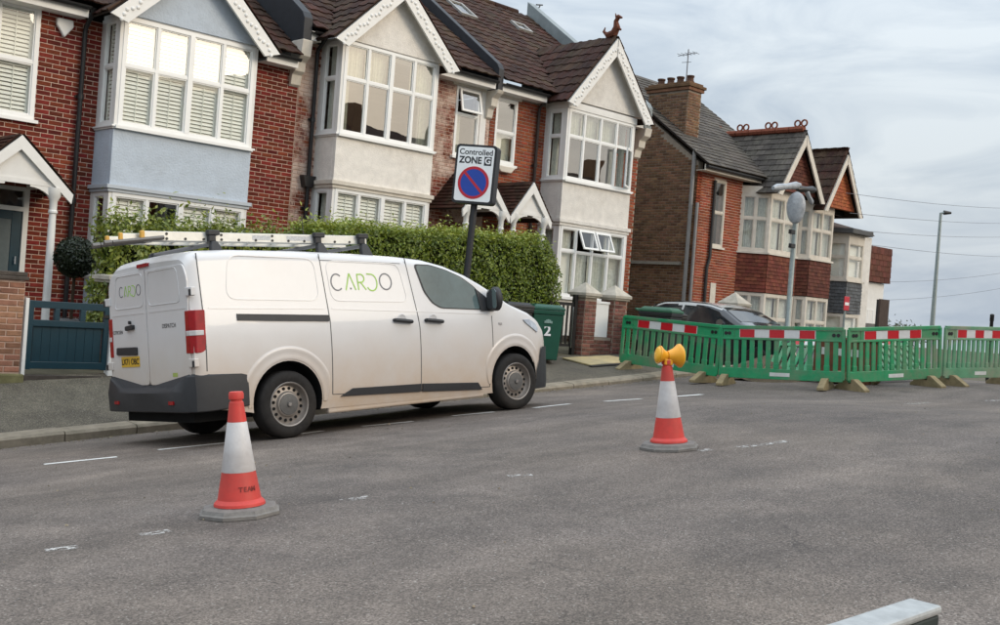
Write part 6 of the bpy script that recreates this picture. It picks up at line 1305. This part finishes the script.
for sg in (-1, 1): q = MB(); q.box(XR - .109, XR - .06, -sg * .60 - .05, -sg * .60 + .05, .43, .465); q.build('bumper_reflector', TRED, van, T=I4)
q = MB(); q.box(-.95, 3.5, -.72, .72, .24, .34); q.build('underbody', WELL, van, T=I4)
q = MB(); q.tube([(-.85, -.45, .28), (-.2, -.45, .27), (.4, -.3, .27)], .04, 8); q.build('exhaust', mat('rusty_exhaust', (.12, .08, .06), .7, .3), van, T=I4)
for sg in (-1, 1): q = MB(); q.box(.5, 2.75, sg * .875 - .035, sg * .875 + .035, .20, .30); q.build('sill', VPAINT, van, T=I4, bevel=.02)
# wheels
def wheel(wx, sgn, steer=0):
    Tm = Matrix.Translation((wx, sgn * .845, .343)) @ Matrix.Rotation(R(steer), 4, 'Z') @ Matrix.Rotation(R(-90) * sgn, 4, 'X') @ Matrix.Rotation(rng.random(), 4, 'Z')
    q = MB(); q.lathe([(.215, -.105), (.29, -.11), (.328, -.10), (.343, -.08), (.345, 0), (.343, .08), (.328, .10), (.29, .112), (.235, .108), (.212, .095)], (0, 0, 0), 44, 0, Tm, False); ty = q.build('tyre', RUB, van, smooth=True, T=I4, angle=50)
    q = MB(); q.lathe([(.232, .104), (.225, .112), (.214, .106), (.208, .075), (.195, .055), (.190, .05), (.135, .062), (.12, .085), (.095, .092)], (0, 0, 0), 44, 0, Tm, False); q.build('rim', STEELW, ty, smooth=True, T=I4, angle=40)
    q = MB()
    for k in range(16):
        a = 2 * math.pi * k / 16; c = Tm @ Vector((.166 * math.cos(a), .166 * math.sin(a), .058)); q.lathe([(.0, .004), (.017, .004), (.017, -.01)], (0, 0, 0), 8, 0, I4); 
        q.v[-24:] = [tuple(Tm @ (Vector((.164 * math.cos(a), .164 * math.sin(a), .0585)) + Vector(p))) for p in q.v[-24:]]
    q.build('rim_hole', WELL, ty, T=I4)
    q = MB(); q.lathe([(.112, .082), (.108, .095), (.07, .100), (.03, .102), (.026, .115), (0, .117)], (0, 0, 0), 30, 0, Tm); q.build('hub_cap', mat('hubcap_grey', (.09, .085, .08), .5, .2, 20), ty, smooth=True, T=I4, angle=35)
    q = MB(); q.lathe([(.0, .1175), (.018, .1175), (.02, .11)], (0, 0, 0), 12, 0, Tm); q.build('wheel_emblem', mat('chrome', (0, 0, 0)), ty, T=I4)
    q = MB(); q.lathe([(.208, -.09), (.205, .02), (0, .02)], (0, 0, 0), 30, 0, Tm); q.build('wheel_back', WELL, ty, T=I4)
for wx in (0, 3.275):
    for sgn in (-1, 1): wheel(wx, sgn, -3 if wx else 0)
# side lettering C A R D O built from thin strokes on the panel
LGRY = mat('letter_grey', (.11, .115, .13), .4); LGRN = mat('letter_green', (.30, .52, .07), .4)
def stroke(name, pts, w_, m, sgn=-1): return strip(name, pts, w_, m, .0030, sgn)
def arc(cx, cz, rx, rz, a0, a1, n=20): return [(cx + rx * math.cos(R(a0 + (a1 - a0) * k / n)), cz + rz * math.sin(R(a0 + (a1 - a0) * k / n))) for k in range(n + 1)]
def cardo(x0, z0, S, put):
    w_ = .085 * S
    put('letter_c', arc(x0 + .42 * S, z0 + .5 * S, .42 * S, .5 * S, 48, 312), w_, LGRY)
    put('letter_a', [(x0 + 1.02 * S, z0), (x0 + 1.38 * S, z0 + 1.02 * S), (x0 + 1.40 * S, z0 + 1.02 * S), (x0 + 1.76 * S, z0)], w_, LGRN); put('letter_a_dot', [(x0 + 1.34 * S, z0 + .10 * S), (x0 + 1.44 * S, z0 + .10 * S)], .11 * S, LGRY)
    put('letter_r', [(x0 + 1.98 * S, z0), (x0 + 1.98 * S, z0 + 1.0 * S)] , w_, LGRN); put('letter_r', [(x0 + 1.98 * S, z0 + .97 * S)] + arc(x0 + 2.22 * S, z0 + .73 * S, .27 * S, .25 * S, 85, -90, 12) + [(x0 + 2.05 * S, z0 + .47 * S)], w_, LGRN); put('letter_r', [(x0 + 2.2 * S, z0 + .47 * S), (x0 + 2.55 * S, z0)], w_, LGRN)
    put('letter_d', [(x0 + 2.72 * S, z0 + 1.0 * S)] + arc(x0 + 3.02 * S, z0 + .46 * S, .42 * S, .52 * S, 80, -145, 22), w_, LGRN)
    put('letter_o', arc(x0 + 4.12 * S, z0 + .5 * S, .46 * S, .5 * S, 0, 360, 30), w_, LGRY)
CS = .178
cardo(.64, 1.505, CS, lambda nm, pts, w_, m: stroke(nm, pts, w_, m))
cardo(-.64 + 0, 1.505, CS, lambda nm, pts, w_, m: stroke(nm, [(1.0 - (a - .0) * 1.0 + .0, c) for a, c in pts], w_, m, 1)) if False else None
def rstroke(nm, pts, w_, m):
    q = MB(); k = len(pts); P = [Vector((0, -a, c)) for a, c in pts]; vs = []
    for i, p in enumerate(P):
        t_ = (P[min(i + 1, k - 1)] - P[max(i - 1, 0)]).normalized(); s_ = Vector((0, -t_.z, t_.y)) * (w_ / 2)
        for e, o_ in ((-1, -.0155), (-1, -.0185), (1, -.0185), (1, -.0155)): a = p + s_ * e; vs.append((XR + o_, a.y, a.z))
    q.add(vs, [(4 * i + j, 4 * i + j + 1, 4 * i + 5 + j, 4 * i + 4 + j) for i in range(k - 1) for j in range(3)]); return q.build(nm, m, van, T=I4)
cardo(-.60, 1.555, .108, rstroke)
# roof bars
ALU = mat('ladder_aluminium', (.62, .62, .58), .4, .1, 8, metal=.3, dirt=.25, dirtcol=(.4, .36, .3)); 
for bx_ in (-.60, .68, 1.27):
    q = MB(); q.tube([(bx_, -.66, 2.015), (bx_, .66, 2.015)], .022, 8); bo = q.build('roof_bar', mat('bar_grey', (.2, .2, .2), .4, metal=.6), van, T=I4)
    for sg in (-1, 1):
        q = MB(); q.prism([(bx_ - .075, sg * .735, 1.90), (bx_ + .075, sg * .735, 1.90), (bx_ + .055, sg * .70, 1.985), (bx_ + .03, sg * .68, 2.04), (bx_ - .03, sg * .68, 2.04), (bx_ - .055, sg * .70, 1.985)], (0, -sg * .06, 0)); q.build('bar_foot', VBLK, bo, T=I4, bevel=.01)
for bx_ in (-.60, .68, 1.27): q = MB(); q.box(bx_ - .05, bx_ + .03, -.655, -.605, 2.035, 2.10); q.box(bx_ - .06, bx_ + .075, -.66, -.60, 2.101, 2.155); q.build('ladder_clamp', VBLK, van, T=I4, bevel=.01)
q = MB(); q.tube([(.86, -.1, 1.95), (.84, -.1, 2.42)], [.01, .004], 6); q.build('aerial', BLACKM, van, T=I4)
# ladder lying on the bars
lad = thing('ladder', 'aluminium extension ladder with yellow end caps strapped on the van roof', 'ladder', VM @ Matrix.Translation((0, 0, 2.04)))
BOLT = mat('bolt_black', (.02, .02, .02), .5); YCAP = mat('yellow_cap', (.62, .34, .05), .5)
for (y0, xa, xb, z0, z1) in ((-.60, -1.33, 1.36, 0, .095), (-.20, -1.33, 1.36, 0, .095), (-.545, -1.52, 1.15, -.005, .075), (-.25, -1.52, 1.15, -.005, .075)):
    q = MB(); q.box(xa, xb, y0, y0 + .028, z0, z1); so = q.build('stile', ALU, lad, T=I4, bevel=.006)
    q = MB(); q.box(xa - .02, xa + .025, y0 - .006, y0 + .034, z0 - .003, z1 + .004) if z1 > .08 else q.box(xa - .02, xa + .02, y0 - .005, y0 + .033, z0 - .003, z1 + .004); q.build('end_cap', YCAP, so, T=I4, bevel=.01)
    if y0 == -.60:
        q = MB()
        for k in range(12):
            xx = xa + .25 + k * .2
            for zz in ((.022,) if k % 3 else (.022, .07)): q.lathe([(0, .006), (.014, .006), (.014, 0)], (xx, y0 - .0005, zz), 8, 0, Matrix.Rotation(R(90), 4, 'X'))
        q.build('rivet', BOLT, so, T=I4)
        for k, (x0, x1) in enumerate(((-.12, .10), (.30, .62))): q = MB(); q.box(x0, x1, y0 - .0015, y0 - .0002, .025, .075); q.build('label_sticker', mat('sticker_pale', (.50, .50, .50), .5, .3, 60), so, T=I4)
for k in range(10): q = MB(); q.tube([(-1.15 + k * .26, -.575, .048), (-1.15 + k * .26, -.20, .048)], .016, 8); q.build('rung', ALU, lad, T=I4)
for k in range(9): q = MB(); q.tube([(-1.42 + k * .29, -.52, .03), (-1.42 + k * .29, -.25, .03)], .015, 8); q.build('rung', ALU, lad, T=I4)
for y0 in (-.62, -.36): q = MB(); q.tube([(-1.12, y0, .03), (-1.62, y0 + .05, -.02)], .022, 8); q.tube([(-1.63, y0 + .05, -.022), (-1.70, y0 + .057, -.03)], .028, 8); q.build('stabiliser', mat('dark_alloy', (.16, .15, .14), .5, metal=.6), lad, T=I4)

# ------------------------------------------------------------------ dark hatchback parked beyond the barriers
cpos = Vector((19.95, 14.75, .36)); cm_ = Matrix.Translation(cpos) @ Matrix.Rotation(R(-90), 4, 'Z')
car = thing('parked_car', 'dark hatchback with sky reflection coloured pale on its roof, parked behind the green barriers', 'car', cm_)
CPNT = mat('car_dark_paint', (.014, .015, .017), .12, .1, 3, coat=1.0); CROOF = mat('car_roof_sky_sheen', (.60, .60, .58), .25, .04, coat=1)  # pale roof colour carries the sky's reflection on the dark car
CRf = [(-.85, .70), (-.80, 1.0), (-.62, 1.12), (-.45, 1.32), (-.1, 1.44), (.5, 1.47), (1.1, 1.45), (1.5, 1.36), (1.95, 1.12), (2.25, .99), (2.7, .94), (3.05, .84), (3.22, .68), (3.26, .4)]
def csec(x):
    zr = ipl(x, CRf); s = ipl(x, [(-.85, .86), (-.6, .96), (0, 1), (2.4, 1), (3.0, .92), (3.26, .72)]); pts = []
    for z in np.linspace(.2, zr - .06, 10): y = .86 if z < .9 else .86 - (z - .9) * .42; pts.append((y * s, z))
    y1 = pts[-1][0]; return pts + [(y1 - .03, zr - .025), (y1 - .09, zr - .006), (y1 * .5, zr), (0, zr + .006)]
XC = np.linspace(-.85, 3.26, 44); q = MB(); ss = [csec(x) for x in XC]; npt = len(ss[0]); m_ = 2 * npt - 1; vs = []
for x, s_ in zip(XC, ss): vs += [(x, -y, z) for y, z in s_] + [(x, y, z) for y, z in s_[-2::-1]]
fs, mi = [], []
for i in range(len(XC) - 1):
    for k in range(m_ - 1):
        c = sum((Vector(vs[j]) for j in (i * m_ + k, (i + 1) * m_ + k, (i + 1) * m_ + k + 1, i * m_ + k + 1)), Vector()) / 4
        q.add([vs[j] for j in (i * m_ + k, (i + 1) * m_ + k, (i + 1) * m_ + k + 1, i * m_ + k + 1)], [(0, 1, 2, 3)], 0)
for k in (0, len(XC) - 1): q.add([vs[k * m_ + j] for j in range(m_)], [tuple(range(m_))])
o = q.build('body', [CPNT, CROOF], car, T=I4); bm = bmesh.new(); bm.from_mesh(o.data); bmesh.ops.remove_doubles(bm, verts=bm.verts, dist=.0005); bmesh.ops.recalc_face_normals(bm, faces=bm.faces); bm.to_mesh(o.data); bm.free()
for p_ in o.data.polygons: p_.material_index = 1 if p_.center.z > 1.335 and -.5 < p_.center.x < 1.55 else 0
o.data.polygons.foreach_set('use_smooth', [True] * len(o.data.polygons)); o.data.set_sharp_from_angle(angle=R(45))
q = MB(); xr_ = np.linspace(-.42, 1.42, 14); vs = []
for x in xr_:
    zr = ipl(x, CRf); yy = csec(x)[9][0]
    for k in range(9): f_ = -1 + k / 4; vs.append((x, f_ * (yy - .02), zr + .012 - .02 * f_ ** 4))
q.add(vs, [(i * 9 + k, (i + 1) * 9 + k, (i + 1) * 9 + k + 1, i * 9 + k + 1) for i in range(13) for k in range(8)]); q.build('roof_panel', CROOF, car, smooth=True, T=I4)
CGL = mat('car_window', (.02, .024, .026), .05, .1, spec=.8)
for sgn in (-1, 1):
    for pts in ([(-.45, .98), (.42, .98), (.42, 1.37), (-.1, 1.35), (-.36, 1.25)], [(.48, .98), (1.72, .98), (1.40, 1.28), (1.10, 1.36), (.48, 1.38)]):
        q = MB(); q.prism([(a, sgn * (.868 - (z - .9) * .42), z) for a, z in pts], (0, sgn * .004, 0)); q.build('side_window', CGL, car, T=I4)
    q = MB(); q.tube([(1.62, sgn * .86, 1.02), (1.62, sgn * 1.0, 1.05)], [.05, .085], 8); q.build('wing_mirror', CPNT, car, smooth=True, T=I4)
    for wx in (0, 2.45): q = MB(); q.lathe([(.18, -.1), (.29, -.1), (.31, -.07), (.31, .07), (.29, .1), (.18, .1)], (0, 0, 0), 28, 0, Matrix.Rotation(R(90), 4, 'X')); q.v = [(p[0] + wx, p[1] + sgn * .78, p[2] + .31) for p in q.v]; ty = q.build('tyre', RUB, car, smooth=True, T=I4); q = MB(); q.lathe([(.19, -.09), (.19, .06), (0, .08)], (0, 0, 0), 20, 0, Matrix.Rotation(R(90) * -sgn, 4, 'X')); q.v = [(p[0] + wx, p[1] + sgn * .80, p[2] + .31) for p in q.v]; q.build('rim', STEELW, ty, T=I4)
q = MB(); vs = []
for x in np.linspace(1.44, 1.98, 7):
    zr = ipl(x, CRf); yy = csec(x)[9][0] - .05
    for k in range(7): f_ = -1 + k / 3; vs.append((x, f_ * yy, zr + .010 - .015 * f_ ** 4))
q.add(vs, [(i * 7 + k, (i + 1) * 7 + k, (i + 1) * 7 + k + 1, i * 7 + k + 1) for i in range(6) for k in range(6)]); q.build('windscreen', CGL, car, smooth=True, T=I4)

# ------------------------------------------------------------------ terrace on the camera's side of the street: out of frame, mirrored in window panes and van paint
for k in range(6):
    x0 = 14.5 + k * 6.6; zb = roadz(min(x0, 20), 0) + 1.05; yf, w_ = -9.0 - .6 * (k % 2), 6.4; et = zb + 5.6 + .25 * math.sin(k * 2.1)
    t = thing('terraced_house', 'plain brick house across the road, seen only mirrored in the window panes', 'house', (x0 + w_ / 2, yf, zb), 'houses across the road')
    wl = part(t, 'wall', BR3 if k % 2 else BR2, lambda b: b.box(x0, x0 + w_, yf - 8, yf, zb - 4, et))
    part(t, 'roof', TILE, lambda b: b.prism([(x0 - .02, yf + .3, et), (x0 - .02, yf - 4, et + 3.0), (x0 - .02, yf - 8.3, et)], (w_ + .04, 0, 0)))
    part(t, 'bay', CRMR, lambda b: b.box(x0 + .6, x0 + 3.2, yf + .002, yf + .8, zb - 2, et - .1)); part(t, 'bay_gable', TILE, lambda b: b.prism([(x0 + .4, yf + 1.0, et - .09), (x0 + 3.4, yf + 1.0, et - .09), (x0 + 1.9, yf + 1.0, et + 1.6)], (0, -3.5, 0)))
    part(t, 'chimney', BR4, lambda b: b.box(x0 + w_ - .5, x0 + w_ + .3, yf - 4.6, yf - 3.4, et + 1.5, et + 4.1))
    for (xa, za) in ((.8, 1.0), (.8, 3.6), (4.2, 3.6)): part(t, 'window', mat('far_window', (.05, .055, .06), .1), lambda b: b.box(x0 + xa, x0 + xa + (2.2 if xa < 1 else 1.1), yf + (.803 if xa < 1 else .003), yf + (.83 if xa < 1 else .03), zb + za, zb + za + 1.6))
